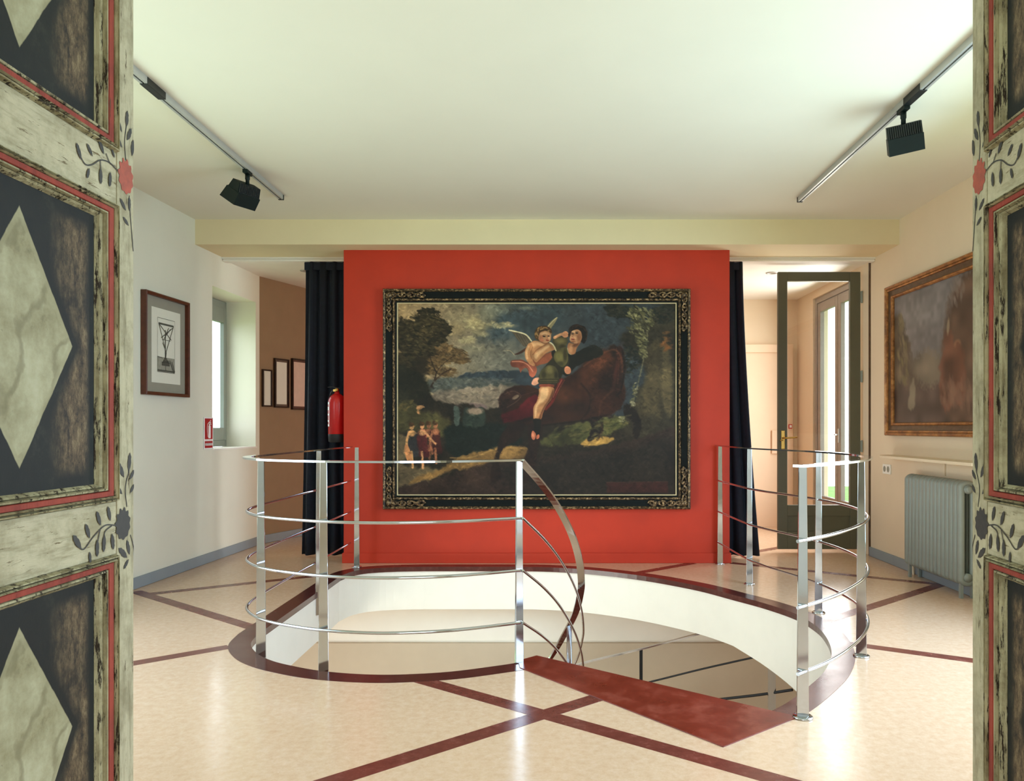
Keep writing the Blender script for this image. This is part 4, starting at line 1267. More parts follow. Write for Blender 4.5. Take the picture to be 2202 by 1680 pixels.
# ------------------------------------------------------------------ painting on the right wall
rx = XR - 0.004
ry0, ry1, rz0, rz1 = 4.72, 6.52, 1.085, 2.33
rp_ = thing('oil_painting', (rx, 5.6, rz0), 'old oil landscape in a brown and gold moulded frame on the right wall', 'painting')
cv = lambda y, h, z: (rx - h, y, z)
MB().frame([(0, 0), (0, 0.045), (0.006, 0.055), (0.016, 0.056), (0.024, 0.048), (0.026, 0.03)], ry0, ry1, rz0, rz1, cv).build('outer_moulding', M['gilt_brown'], rp_)
MB().frame([(0.025, 0.02), (0.026, 0.046), (0.034, 0.050), (0.042, 0.044), (0.044, 0.02)], ry0, ry1, rz0, rz1, cv).build('middle_moulding', M['gilt_brown'], rp_)
MB().frame([(0.043, 0.01), (0.044, 0.036), (0.060, 0.030), (0.082, 0.026), (0.084, 0.01)], ry0, ry1, rz0, rz1, cv).build('frame_cove', M['frame_brown'], rp_)
MB().frame([(0.083, 0.01), (0.083, 0.030), (0.090, 0.036), (0.100, 0.034), (0.106, 0.022), (0.106, 0.005)], ry0, ry1, rz0, rz1, cv).build('inner_moulding', M['gilt_brown'], rp_)
MB().box(rx - 0.008, rx, ry0 + 0.02, ry1 - 0.02, rz0 + 0.02, rz1 - 0.02).build('backing', M['darkwood'], rp_)
# picture: u runs from the far (left in view) edge to the near edge; crop coordinates 0..1000 x 0..700
Q = Painter(300, 200, 0, 1000, 0, 700)
Q.C = np.ones_like(Q.C) * np.array([112, 108, 108.])
Q.C = Q.C * (1 + 0.25 * (Q.nz[0] - 0.5) + 0.2 * (Q.nz[2] - 0.5))[..., None]
Q.poly([(-50, 100), (40, 130), (110, 170), (190, 330), (240, 430), (330, 560), (300, 760), (-50, 760)], (88, 76, 62), 30, 16, 0.3)
Q.poly([(-50, 520), (250, 500), (420, 470), (520, 500), (1050, 480), (1050, 760), (-50, 760)], (76, 62, 56), 60, 20, 0.25)
Q.poly([(180, 380), (330, 330), (450, 360), (480, 460), (400, 520), (250, 480)], (104, 94, 80), 50, 20, 0.2)
Q.poly([(520, 240), (600, 60), (720, 0), (1050, -20), (1050, 760), (560, 700), (480, 420)], (82, 62, 50), 60, 22, 0.3)
Q.dabs([(60, 170, 40, 60), (90, 300, 50, 70), (100, 420, 60, 60)], 26, 26, [(120, 108, 82), (104, 96, 62), (74, 64, 52)], 1.3, 0.45)
Q.dabs([(620, 80, 60, 60)], 26, 24, [(126, 116, 110), (108, 96, 90)], 1.4, 0.4)
Q.poly([(500, 330), (540, 250), (590, 300), (610, 420), (620, 560), (560, 640), (480, 620), (470, 450)], (104, 66, 50), 26, 14, 0.4)
Q.ell(545, 235, 12, 40, (136, 118, 96), 0.1, 0.6)
Q.ell(625, 330, 26, 20, (140, 100, 72), 0, 0.8)
Q.poly([(600, 340), (660, 340), (690, 470), (680, 600), (600, 600)], (104, 66, 50), 24, 10, 0.25)
Q.poly([(170, 520), (210, 460), (230, 540), (220, 620), (160, 620)], (122, 112, 94), 18, 8)
Q.dabs([(560, 560, 90, 60), (700, 560, 120, 60)], 24, 34, [(128, 96, 78), (110, 84, 70)], 1.3, 0.35)
Q.mesh('canvas', rp_, lambda u, v: np.stack([np.full_like(u, rx - 0.012), ry1 - 0.104 - (ry1 - ry0 - 0.208) * u, rz1 - 0.104 - (rz1 - rz0 - 0.208) * v], 1), M['canvas'], 1.1)

# ------------------------------------------------------------------ framed engraving on the left wall
def framed_print(name, a, d, nrm, z0, z1, L, fw, fmat, inner, label, cat='picture', group=None, thick=0.03, base=None):
    """frame whose lower left (in view) corner is a, running L along unit d, facing nrm"""
    a, d, nrm = Vector((*a, 0)), Vector((*d, 0)), Vector((*nrm, 0))
    root = thing(name, tuple(a + d * L / 2 + Vector((0, 0, z0))), label, cat, group)
    cv = lambda x, h, z: tuple(a + d * x + nrm * h + Vector((0, 0, z)))
    MB().frame([(0, 0.002), (0, thick), (fw * 0.3, thick + 0.004), (fw, thick - 0.004), (fw, 0.002)], 0, L, z0, z1, cv).build('frame', fmat, root)
    def sheet(nm, x0, x1, za, zb, h, mt, par=None):
        return MB().add([cv(x0, h, za), cv(x1, h, za), cv(x1, h, zb), cv(x0, h, zb), cv(x0, h - 0.002, za), cv(x1, h - 0.002, za), cv(x1, h - 0.002, zb), cv(x0, h - 0.002, zb)],
                        [(0, 1, 2, 3), (7, 6, 5, 4), (0, 4, 5, 1), (1, 5, 6, 2), (2, 6, 7, 3), (3, 7, 4, 0)]).build(nm, mt, par or root)
    inner(root, cv, sheet, L, z0, z1)
    return root

a0 = (XL(5.575) + 0.002, 5.575)
dl = Vector((0.043, 1)).normalized()
nl = Vector((dl.y, -dl.x))
def engraving(root, cv, sheet, L, z0, z1):
    H = z1 - z0
    sheet('mount', 0.02, L - 0.02, z0 + 0.02, z1 - 0.02, 0.012, M['mount'])
    pp = sheet('paper', L * 0.19, L * 0.84, z0 + H * 0.125, z1 - H * 0.135, 0.0145, M['paper'])
    sheet('plate_tone', L * 0.31, L * 0.70, z0 + H * 0.235, z0 + H * 0.385, 0.0165, M['ink_mid'], pp)
    ik = MB()
    def ln(x0, y0, x1, y1, w):
        p, q = Vector((L * x0, z0 + H * y0)), Vector((L * x1, z0 + H * y1))
        t = (q - p).normalized(); s = Vector((-t.y, t.x)) * w / 2
        pts = [p - s, q - s, q + s, p + s]
        ik.add([cv(v.x, 0.0178, v.y) for v in pts], [(0, 1, 2, 3)])
    B = 0.006
    ln(0.335, 0.715, 0.675, 0.715, 0.014)
    for (x0, y0, x1, y1, w) in [(0.34, 0.71, 0.50, 0.44, B), (0.67, 0.71, 0.50, 0.44, B), (0.345, 0.71, 0.62, 0.57, B), (0.66, 0.70, 0.39, 0.575, B), (0.41, 0.56, 0.60, 0.56, 0.004), (0.485, 0.66, 0.485, 0.36, 0.010), (0.50, 0.44, 0.485, 0.36, 0.014),
                                (0.49, 0.60, 0.60, 0.68, B), (0.56, 0.69, 0.45, 0.56, B), (0.42, 0.53, 0.48, 0.47, B), (0.47, 0.38, 0.43, 0.33, 0.010), (0.50, 0.38, 0.55, 0.33, 0.010),
                                (0.31, 0.385, 0.42, 0.375, 0.006), (0.40, 0.32, 0.58, 0.32, 0.03), (0.44, 0.345, 0.56, 0.345, 0.02), (0.58, 0.36, 0.68, 0.24, 0.012), (0.63, 0.35, 0.70, 0.25, 0.010), (0.31, 0.25, 0.70, 0.25, 0.012),
                                (0.31, 0.235, 0.31, 0.77, 0.002), (0.70, 0.235, 0.70, 0.77, 0.002), (0.31, 0.77, 0.70, 0.77, 0.003), (0.31, 0.235, 0.70, 0.235, 0.003), (0.49, 0.30, 0.49, 0.25, 0.008)]:
        ln(x0, y0, x1, y1, w)
    ik.build('engraving', M['ink'], pp)
framed_print('framed_engraving', a0, tuple(dl), tuple(nl), 1.392, 2.150, 0.62, 0.024, M['walnut'], engraving, 'framed engraving of a tall lattice structure on the left wall', thick=0.042)

# small frames on the passage wall
nrm_aw = Vector((awd.y, -awd.x)).normalized()
awdn = awd.normalized()
def small(mt_frame, paper):
    def f(root, cv, sheet, L, z0, z1):
        sheet('mount', 0.012, L - 0.012, z0 + 0.012, z1 - 0.012, 0.010, mt_frame)
        sheet('paper', 0.03, L - 0.03, z0 + 0.035, z1 - 0.035, 0.012, paper)
    return f
for (s0, L, z0, z1, fm, mm, pp, lab) in [
    (0.03, 0.13, 1.36, 1.73, M['darkwood'], M['paper'], M['paper'], 'smallest framed paper on the passage wall beside the window'),
    (0.20, 0.21, 1.355, 1.855, M['darkwood'], M['frame_brown'], M['paper'], 'tall framed white paper on the passage wall between two other frames'),
    (0.46, 0.27, 1.34, 1.875, M['darkwood'], M['walnut'], M['pinkpaper'], 'framed pinkish paper with broad dark border on the passage wall'),
    (0.82, 0.2, 1.33, 1.78, M['darkwood'], M['paper'], M['paper'], 'framed paper on the passage wall half hidden by the navy curtain')]:
    p = aw0 + awdn * s0 + nrm_aw * 0.002
    framed_print('framed_print', tuple(p), tuple(awdn), tuple(nrm_aw), z0, z1, L, 0.014, fm, small(mm, pp), lab, group=None, thick=0.022)

# ------------------------------------------------------------------ window in the left wall
w1 = thing('window_1', (XL(7.1) - 0.28, 7.1, 0.965), None, None, kind='structure')
wx0 = lambda y: XL(y) - 0.285
def winbox(mb, ya, yb, za, zb, dep=0.05, o=0.0):
    xa, xb = wx0(ya) + o, wx0(yb) + o
    mb.add([(xa, ya, za), (xb, yb, za), (xb, yb, zb), (xa, ya, zb), (xa - dep, ya, za), (xb - dep, yb, za), (xb - dep, yb, zb), (xa - dep, ya, zb)],
           [(0, 1, 2, 3), (7, 6, 5, 4), (0, 4, 5, 1), (1, 5, 6, 2), (2, 6, 7, 3), (3, 7, 4, 0)])
    return mb
mb = MB()
winbox(mb, 6.665, 6.72, 0.97, 2.37); winbox(mb, 7.505, 7.535, 0.97, 2.37); winbox(mb, 6.72, 7.505, 0.97, 1.03); winbox(mb, 6.72, 7.505, 2.30, 2.37)
mb.build('window_frame', M['greyframe'], w1, bevel=0.004)
mb = MB()
winbox(mb, 6.72, 6.80, 1.03, 2.30, 0.04, 0.012); winbox(mb, 7.455, 7.505, 1.03, 2.30, 0.04, 0.012); winbox(mb, 6.80, 7.455, 1.03, 1.15, 0.04, 0.012); winbox(mb, 6.80, 7.455, 2.16, 2.30, 0.04, 0.012)
sash = mb.build('sash', M['greyframe'], w1, bevel=0.004)
winbox(MB(), 6.80, 7.455, 1.15, 2.16, 0.006, -0.012).build('pane', M['glass'], sash)
hx = wx0(6.76) + 0.02
hd = MB().box(hx, hx + 0.012, 6.745, 6.775, 1.22, 1.36)
hd.tube([(hx + 0.01, 6.76, 1.30), (hx + 0.05, 6.76, 1.30), (hx + 0.06, 6.80, 1.29), (hx + 0.058, 6.86, 1.25), (hx + 0.05, 6.87, 1.21)], 0.008)
hd.build('handle', M['brass'], sash)
struct(MB().add([(XL(6.66) + 0.012, 6.66, 0.955), (XL(7.54) + 0.012, 7.54, 0.955), (XL(7.54) - 0.28, 7.54, 0.955), (XL(6.66) - 0.28, 6.66, 0.955),
                 (XL(6.66) + 0.012, 6.66, 0.968), (XL(7.54) + 0.012, 7.54, 0.968), (XL(7.54) - 0.28, 7.54, 0.968), (XL(6.66) - 0.28, 6.66, 0.968)],
                [(3, 2, 1, 0), (4, 5, 6, 7), (0, 1, 5, 4), (1, 2, 6, 5), (2, 3, 7, 6), (3, 0, 4, 7)]).build('trim_1', M['white']))
# the two tall windows that light the hall, out of the photograph behind the door leaves
for nm, xw, ya, yb in (('window_3', XR + 0.07, 2.12, 4.37), ('window_4', XL(3.2) - 0.28, 2.19, 4.25)):
    r_ = thing(nm, (xw, (ya + yb) / 2, 0.3), None, None, kind='structure')
    mb = MB()
    for (p, q, za, zb) in ((ya, ya + 0.06, 0.3, 2.45), (yb - 0.06, yb, 0.3, 2.45), ((ya + yb) / 2 - 0.05, (ya + yb) / 2 + 0.05, 0.36, 2.39), (ya + 0.06, yb - 0.06, 0.3, 0.36), (ya + 0.06, yb - 0.06, 2.39, 2.45)):
        mb.box(xw - 0.02, xw + 0.04, p, q, za, zb)
    mb.build('window_frame', M['taupe'], r_)

# ------------------------------------------------------------------ fire sign, extinguisher
ys0, ys1 = 6.495, 6.655
sg = thing('fire_sign', (XL(6.58), 6.58, 0.965), 'red and white fire extinguisher sign on the left wall beside the window', 'sign')
sx = lambda y, h: XL(y) + 0.003 + h
def sgn(mb, ya, yb, za, zb, h0, h1):
    mb.add([(sx(ya, h0), ya, za), (sx(yb, h0), yb, za), (sx(yb, h0), yb, zb), (sx(ya, h0), ya, zb), (sx(ya, h1), ya, za), (sx(yb, h1), yb, za), (sx(yb, h1), yb, zb), (sx(ya, h1), ya, zb)],
           [(3, 2, 1, 0), (4, 5, 6, 7), (0, 1, 5, 4), (1, 2, 6, 5), (2, 3, 7, 6), (3, 0, 4, 7)])
    return mb
sgn(MB(), ys0, ys1, 0.968, 1.238, 0.0, 0.004).build('plate', M['signwhite'], sg)
sgn(MB(), ys0 + 0.014, ys1 - 0.012, 1.052, 1.228, 0.0042, 0.0048).build('red_field', M['signred'], sg)
sgn(MB(), ys0 + 0.014, ys1 - 0.012, 0.978, 1.036, 0.0042, 0.0048).build('red_field', M['signred'], sg)
sy = (ys0 + ys1) / 2
mb = MB()
sgn(mb, sy - 0.004, sy + 0.034, 1.060, 1.165, 0.005, 0.0056)
sgn(mb, sy + 0.004, sy + 0.026, 1.165, 1.185, 0.005, 0.0056)
sgn(mb, sy + 0.000, sy + 0.040, 1.190, 1.198, 0.005, 0.0056)
for i, (ya, za, yb, zb) in enumerate([(0.004, 1.196, -0.018, 1.180), (-0.018, 1.180, -0.028, 1.15), (-0.028, 1.15, -0.022, 1.11), (-0.022, 1.11, -0.012, 1.07), (0.014, 1.198, 0.036, 1.214), (0.026, 1.186, 0.046, 1.176)]):
    t = Vector((yb - ya, zb - za)).normalized(); s = Vector((-t.y, t.x)) * 0.0035
    q = [(sy + ya - s.x, za - s.y), (sy + yb - s.x, zb - s.y), (sy + yb + s.x, zb + s.y), (sy + ya + s.x, za + s.y)]
    mb.add([(sx(y, 0.0054), y, z) for y, z in q], [(0, 1, 2, 3)])
mb.build('pictogram', M['signwhite'], sg)
sgn(MB(), ys0 + 0.022, ys1 - 0.018, 0.998, 1.018, 0.005, 0.0054).build('text_panel', M['signwhite'], sg)

def text_mesh(body, size, mat_, parent, loc, rot, name='lettering'):
    cu = bpy.data.curves.new(name, 'FONT')
    cu.body = body; cu.size = size; cu.align_x = 'CENTER'; cu.align_y = 'CENTER'
    tmp = bpy.data.objects.new(name + '_curve', cu)
    COL.objects.link(tmp)
    dg = bpy.context.evaluated_depsgraph_get()
    me = bpy.data.meshes.new_from_object(tmp.evaluated_get(dg))
    bpy.data.objects.remove(tmp)
    me.materials.clear(); me.materials.append(mat_)
    o = bpy.data.objects.new(name, me)
    COL.objects.link(o)
    o.parent = parent
    o.location = Vector(loc) - wloc(parent)
    o.rotation_euler = rot
    return o
text_mesh('EXTINTOR', 0.021, M['dark_tone'], sg, (sx(sy, 0.0062), sy + 0.002, 1.008), (math.radians(90), 0, math.radians(90 - 2.46)))

ex = thing('fire_extinguisher', (-1.848, 6.665, 1.02), 'red fire extinguisher with black foot hung on the end of the red wall', 'fire extinguisher')
c = (-1.848, 6.665, 0)
bd_ = MB().lathe([(0.060, 1.075), (0.074, 1.085), (0.075, 1.36), (0.072, 1.39), (0.058, 1.42), (0.034, 1.438), (0.022, 1.445), (0.022, 1.46)], c, 24).build('cylinder', M['extred'], ex)
MB().lathe([(0.058, 1.022), (0.070, 1.03), (0.0745, 1.09), (0.0745, 1.095)], c, 24).build('foot', M['dark_tone'], ex)
MB().lathe([(0.016, 1.458), (0.018, 1.475), (0.014, 1.49), (0.008, 1.495)], c, 14).box(c[0] - 0.028, c[0] - 0.006, c[1] - 0.02, c[1] - 0.012, 1.462, 1.480).build('valve', M['brass'], ex)
MB().bar([(c[0] + 0.02, c[1], 1.49), (c[0] - 0.04, c[1] - 0.01, 1.502), (c[0] - 0.075, c[1] - 0.02, 1.498)], 0.018, 0.006).build('lever', M['dark_tone'], ex)
MB().tube(catmull([(c[0] - 0.01, c[1] + 0.02, 1.47), (c[0] - 0.06, c[1] + 0.05, 1.46), (c[0] - 0.088, c[1] + 0.05, 1.36), (c[0] - 0.088, c[1] + 0.045, 1.20)], 6), 0.008).build('hose', M['dark_tone'], ex)
lb = MB()
an = [math.radians(a_) for a_ in range(180, 236, 7)]
lb.add([(c[0] + 0.0762 * math.cos(a_), c[1] + 0.0762 * math.sin(a_), z) for z in (1.16, 1.37) for a_ in an], [(i, i + 1, len(an) + i + 1, len(an) + i) for i in range(len(an) - 1)], True)
lb.build('label_sticker', M['signwhite'], ex)
for (za, zb_) in ((1.18, 1.20), (1.215, 1.255), (1.27, 1.30), (1.33, 1.35)):
    q = MB()
    a2 = an[3:-1]
    q.add([(c[0] + 0.0768 * math.cos(a_), c[1] + 0.0768 * math.sin(a_), z) for z in (za, zb_) for a_ in a2], [(i, i + 1, len(a2) + i + 1, len(a2) + i) for i in range(len(a2) - 1)], True)
    q.build('label_print', M['extred'], bd_)
MB().box(-1.776, -1.758, 6.64, 6.69, 1.30, 1.34).build('bracket', M['black'], ex)

# ------------------------------------------------------------------ curtains and their rails
def curtain(name, xa_t, xb_t, xa_b, xb_b, y, z0, z1, folds, label, flip=False):
    nseg, nrow = folds * 10, 12
    mb = MB()
    vs = []
    for side in (0, 1):
        for r in range(nrow + 1):
            v = r / nrow
            w = v ** 1.5
            xa, xb = xa_t + (xa_b - xa_t) * w, xb_t + (xb_b - xb_t) * w
            for i in range(nseg + 1):
                u = i / nseg
                amp = 0.020 + 0.022 * v
                ph = 2 * math.pi * folds * u + 0.5 * math.sin(3 * u + 2 * v)
                dy = amp * math.sin(ph) + 0.008 * math.sin(2.3 * ph + 1.3)
                vs.append((xa + (xb - xa) * u + 0.006 * math.cos(ph * 1.0), y + dy + side * 0.004, z1 + (z0 - z1) * v))
    N = (nrow + 1) * (nseg + 1)
    fs = []
    for side in (0, 1):
        for r in range(nrow):
            for i in range(nseg):
                a_ = side * N + r * (nseg + 1) + i
                q = (a_, a_ + 1, a_ + nseg + 2, a_ + nseg + 1)
                fs.append(q if side else q[::-1])
    mb.add(vs, fs, True)
    W = nseg + 1
    ed = []
    for i in range(nseg):
        ed += [(i, i + 1, N + i + 1, N + i), (nrow * W + i + 1, nrow * W + i, N + nrow * W + i, N + nrow * W + i + 1)]
    for r in range(nrow):
        ed += [(r * W, N + r * W, N + (r + 1) * W, (r + 1) * W), (r * W + nseg, (r + 1) * W + nseg, N + (r + 1) * W + nseg, N + r * W + nseg)]
    mb.f += ed; mb.s += [False] * len(ed)
    root = thing(name, ((xa_b + xb_b) / 2, y, z0), label, 'curtain')
    mb.build('cloth', M['navy'], root)
    hd_ = MB().box(min(xa_t, xb_t), max(xa_t, xb_t), y - 0.012, y + 0.012, z1 - 0.07, z1 - 0.004)
    hd_.build('heading_tape', M['navy'], root)
    return root
curtain('curtain', -2.19, -1.70, -2.23, -1.68, 6.865, 0.02, BACKC - 0.003, 5, 'navy floor-length curtain bunched at the left end of the red wall')
curtain('curtain', 1.48, 1.70, 1.47, 1.845, 6.865, 0.015, BACKC - 0.003, 3, 'navy floor-length curtain bunched at the right end of the red wall')
def crail(xa, xb, lab):
    o = MB().box(xa, xb, 6.832, 6.90, BACKC - 0.002, BACKC + 0.0185).build('curtain_rail', M['white'], None, bevel=0.003, org=((xa + xb) / 2, 6.866, BACKC))
    tag(o, lab, 'curtain rail')
crail(XL(6.87) + 0.004, -1.70, 'white curtain rail under the beam over the left passage')
crail(1.50, XR - 0.004, 'white curtain rail under the beam over the right doorway')

# ------------------------------------------------------------------ glazed olive door on the right
gd = thing('door_3', (2.82, 7.1, 0.02), 'open olive grey door with one tall glass pane at the right', None, kind='structure')
DX0, DX1, DY, DT, DZ0, DZ1 = 2.083, 2.838, 7.08, 0.04, 0.035, 2.580
MB().box(DX0, DX0 + 0.085, DY, DY + DT, DZ0, DZ1).build('stile', M['olive'], gd, bevel=0.003)
MB().box(DX1 - 0.095, DX1, DY, DY + DT, DZ0, DZ1).build('stile', M['olive'], gd, bevel=0.003)
MB().box(DX0 + 0.085, DX1 - 0.095, DY, DY + DT, DZ1 - 0.085, DZ1).build('rail', M['olive'], gd, bevel=0.003)
MB().box(DX0 + 0.085, DX1 - 0.095, DY, DY + DT, 0.34, 0.44).build('rail', M['olive'], gd, bevel=0.003)
MB().box(DX0 + 0.085, DX1 - 0.095, DY, DY + DT, DZ0, 0.20).build('rail', M['olive'], gd, bevel=0.003)
MB().box(DX0 + 0.08, DX1 - 0.09, DY + 0.014, DY + DT - 0.008, 0.19, 0.35).build('panel', M['olive'], gd)
MB().box(DX0 + 0.08, DX1 - 0.09, DY + 0.017, DY + 0.023, 0.435, DZ1 - 0.08).build('pane', M['glass'], gd)
hx_ = DX0 + 0.043
hb = MB().box(hx_ - 0.017, hx_ + 0.017, DY - 0.006, DY + 0.001, 0.955, 1.125)
hb.build('handle_plate', M['brass'], gd, bevel=0.004)
MB().tube([(hx_, DY - 0.004, 1.055), (hx_, DY - 0.05, 1.055), (hx_ + 0.02, DY - 0.055, 1.056), (hx_ + 0.115, DY - 0.05, 1.062)], 0.008).build('handle', M['brass'], gd)
MB().tube([(hx_ - 0.03, DY - 0.012, 1.035), (hx_, DY - 0.012, 1.035)], 0.006).build('key', M['brass'], gd)
for z in (0.32, 0.98, 1.62, 2.35):
    MB().lathe([(0.008, -0.055), (0.010, -0.05), (0.010, 0.05), (0.008, 0.055)], (DX1 + 0.014, DY + 0.005, z), 10).box(DX1 - 0.004, DX1 + 0.02, DY + 0.0, DY + 0.004, z - 0.05, z + 0.05).build('hinge', M['greyframe'], gd)
# frame of the doorway
tr_ = MB().box(XR - 0.010, XR + 0.03, 6.93, 6.955, 0.0, BACKC + 0.01).build('trim_2', M['frame_brown'])
struct(tr_)

# garden door (tall window) in the right wall beyond
w2 = thing('window_2', (XR + 0.12, 7.8, 0.03), None, None, kind='structure')
def wb(mb, ya, yb, za, zb, xa=XR + 0.02, dep=0.06):
    return mb.box(xa, xa + dep, ya, yb, za, zb)
mb = MB()
for q in ((7.165, 7.22, 0.03, 2.555), (8.40, 8.455, 0.03, 2.555), (7.22, 8.40, 2.50, 2.555), (7.22, 8.40, 0.03, 0.07)):
    wb(mb, *q)
mb.build('window_frame', M['taupe'], w2, bevel=0.004)
for (ya, yb) in ((7.225, 7.805), (7.815, 8.395)):
    mb = MB()
    for q in ((ya, ya + 0.075, 0.075, 2.495), (yb - 0.075, yb, 0.075, 2.495), (ya + 0.075, yb - 0.075, 2.40, 2.495), (ya + 0.075, yb - 0.075, 0.075, 0.42)):
        wb(mb, *q, XR + 0.03, 0.045)
    s_ = mb.build('sash', M['taupe'], w2, bevel=0.004)
    MB().box(XR + 0.05, XR + 0.056, ya + 0.07, yb - 0.07, 0.41, 2.41).build('pane', M['glass'], s_)
    if ya < 7.5:
        MB().box(XR + 0.018, XR + 0.03, yb - 0.05, yb - 0.025, 1.0, 1.14).tube([(XR + 0.02, yb - 0.038, 1.08), (XR - 0.02, yb - 0.038, 1.08), (XR - 0.022, yb - 0.09, 1.08)], 0.007).build('handle', M['alu'], s_)
# stuccoed return of the outside wall seen through that window
struct(MB().box(XR + 0.165, XR + 0.27, 8.75, 9.2, -3.4, 3.0).build('wall_outside', M['stucco']))

# pale door in the back wall
d4 = thing('door_4', (2.3, 8.99, 0), 'pale flush door in the back wall behind the glazed door', None, kind='structure')
MB().box(1.70, 2.72, 8.955, 9.0, 0.0, 2.02).build('leaf', M['paledoor'], d4)
MB().box(2.72, 2.80, 8.93, 9.0, 0.0, 2.115).box(1.60, 2.72, 8.93, 9.0, 2.02, 2.115).build('door_frame', M['paledoor'], d4, bevel=0.004)
fb = MB().box(2.555, 2.70, 8.925, 8.955, 0.85, 1.12).build('fuse_box', M['paledoor'], None, bevel=0.004, org=(2.63, 8.94, 0.85))
tag(fb, 'small pale cover box on the pale door behind the glazed door', 'box')
al = thing('fire_alarm_button', (2.765, 8.925, 1.16), 'tiny red alarm button on the door frame behind the glazed door', 'alarm button')
MB().box(2.745, 2.785, 8.912, 8.93, 1.14, 1.19).build('box', M['extred'], al, bevel=0.003)
MB().box(2.752, 2.778, 8.909, 8.912, 1.15, 1.18).build('button', M['signwhite'], al)

# ------------------------------------------------------------------ radiator, shelf, socket
ra = thing('radiator', (2.78, 5.6, 0), 'grey cast iron column radiator against the right wall', 'radiator')
sec = MB()
X0_, X1_ = 2.765, 2.835
loop = []
zt, zb2 = 0.750, 0.125
for k in range(13):
    a_ = math.pi * k / 12
    loop.append(((X0_ + X1_) / 2 - math.cos(a_) * (X1_ - X0_) / 2, 0, zt + math.sin(a_) * 0.022))
for k in range(13):
    a_ = math.pi * k / 12
    loop.append(((X0_ + X1_) / 2 + math.cos(a_) * (X1_ - X0_) / 2, 0, zb2 - math.sin(a_) * 0.022))
nl_ = len(loop)
vs = []
cxm = (X0_ + X1_) / 2
for (x, y, z) in loop:
    # cross-section: rounded bar, broad along Y
    d = Vector((x - cxm, 0, (z - (zt if z > 0.45 else zb2)) if (z > zt or z < zb2) else 0))
    d = d.normalized() if d.length > 1e-6 else Vector((1, 0, 0))
    for (o_, yy) in ((0.022, -0.012), (0.022, 0.012), (0.012, 0.0255), (-0.010, 0.0255), (-0.016, 0.010), (-0.016, -0.010), (-0.010, -0.0255), (0.012, -0.0255)):
        vs.append((x + d.x * o_, yy, z + d.z * o_))
fs = []
for i in range(nl_):
    j = (i + 1) % nl_
    for k in range(8):
        l = (k + 1) % 8
        fs.append((i * 8 + k, i * 8 + l, j * 8 + l, j * 8 + k))
sec.add(vs, fs, True)
for z in (0.735, 0.14):
    sec.lathe([(0.030, -0.0285), (0.030, 0.0285)], (cxm, 0, z), 12, 'y')
sec.v = [(p[0] - 2.78, p[1], p[2]) for p in sec.v]
first = sec.build('section', M['radiator'], ra, local=True)
NS = 15
ypos = [5.205 + 0.0552 * k - 5.6 for k in range(NS)]
first.location = (0, ypos[0], 0)
for y in ypos[1:]:
    share(first, 'section', ra, (0, y, 0))
for y in (ypos[0] + 5.6, ypos[-1] + 5.6 - 0.03):
    MB().box(2.755, 2.775, y - 0.012, y + 0.012, 0.0, 0.12).build('foot', M['radiator'], ra)
    MB().box(2.83, 2.85, y - 0.012, y + 0.012, 0.0, 0.12).build('foot', M['radiator'], ra)
vv = MB().lathe([(0.012, 0), (0.012, 0.05)], (cxm, 6.0, 0.735), 10, 'y')
vv.lathe([(0.016, 0), (0.018, 0.01), (0.014, 0.03)], (cxm - 0.01, 6.03, 0.735), 10, 'z')
vv.build('valve', M['alu'], ra)
MB().tube([(cxm, 6.045, 0.735), (cxm, 6.05, 0.6), (cxm + 0.03, 6.05, 0.3), (cxm + 0.04, 6.05, 0.0)], 0.008).build('pipe', M['wall_warm'], ra)
MB().lathe([(0.02, 0), (0.024, -0.008), (0.012, -0.014)], (cxm, 5.175, 0.735), 12, 'y').build('plug', M['radiator'], ra)

sh = thing('wall_shelf', (2.78, 5.6, 0.9), 'narrow cream wall shelf above the radiator', 'shelf')
pts = [(XR - 0.002, 6.46)] + [(XR - 0.002 - 0.2 * math.sin(a_) , 6.22 + 0.24 * math.cos(a_)) for a_ in [math.radians(x) for x in range(15, 91, 15)]] + [(XR - 0.202, 4.9), (XR - 0.002, 4.9)]
MB().prism(pts, 0.905, 0.925).build('board', M['wall_warm'], sh, bevel=0.003)
for y in (5.62, 5.16):
    MB().box(XR - 0.17, XR - 0.002, y - 0.012, y + 0.012, 0.898, 0.905).box(XR - 0.012, XR - 0.002, y - 0.012, y + 0.012, 0.80, 0.898).build('bracket', M['wall_warm'], sh)

so = thing('wall_socket', (XR, 6.585, 0.80), 'double white wall socket left of the radiator', 'socket')
MB().box(XR - 0.011, XR, 6.51, 6.66, 0.755, 0.838).build('plate', M['white'], so, bevel=0.003)
for y in (6.55, 6.62):
    MB().lathe([(0.026, 0.0), (0.024, -0.001), (0.020, -0.0015)], (XR - 0.0112, y, 0.797), 16, 'x').build('outlet', M['mount'], so)

# ------------------------------------------------------------------ ceiling tracks and spotlights
def track(x, y0, y1, yc, lab, lab_c):
    z = CEIL
    t = thing('ceiling_track', (x, (y0 + y1) / 2, z - 0.036), lab, 'track')
    mb = MB()
    mb.box(x - 0.018, x - 0.010, y0, y1, z - 0.034, z).box(x + 0.010, x + 0.018, y0, y1, z - 0.034, z).box(x - 0.010, x + 0.010, y0, y1, z - 0.010, z)
    mb.box(x - 0.010, x - 0.005, y0, y1, z - 0.034, z - 0.030).box(x + 0.005, x + 0.010, y0, y1, z - 0.034, z - 0.030)
    mb.build('rail', M['alu'], t)
    MB().box(x - 0.0195, x + 0.0195, y1, y1 + 0.02, z - 0.037, z).build('end_cap', M['black'], t, bevel=0.002)
    MB().box(x - 0.020, x + 0.020, yc - 0.09, yc + 0.09, z - 0.038, z - 0.0005).build('coupler', M['black'], t, bevel=0.002)
track(-1.99, 1.0, 5.68, 3.86, 'aluminium ceiling track on the left half of the ceiling', None)
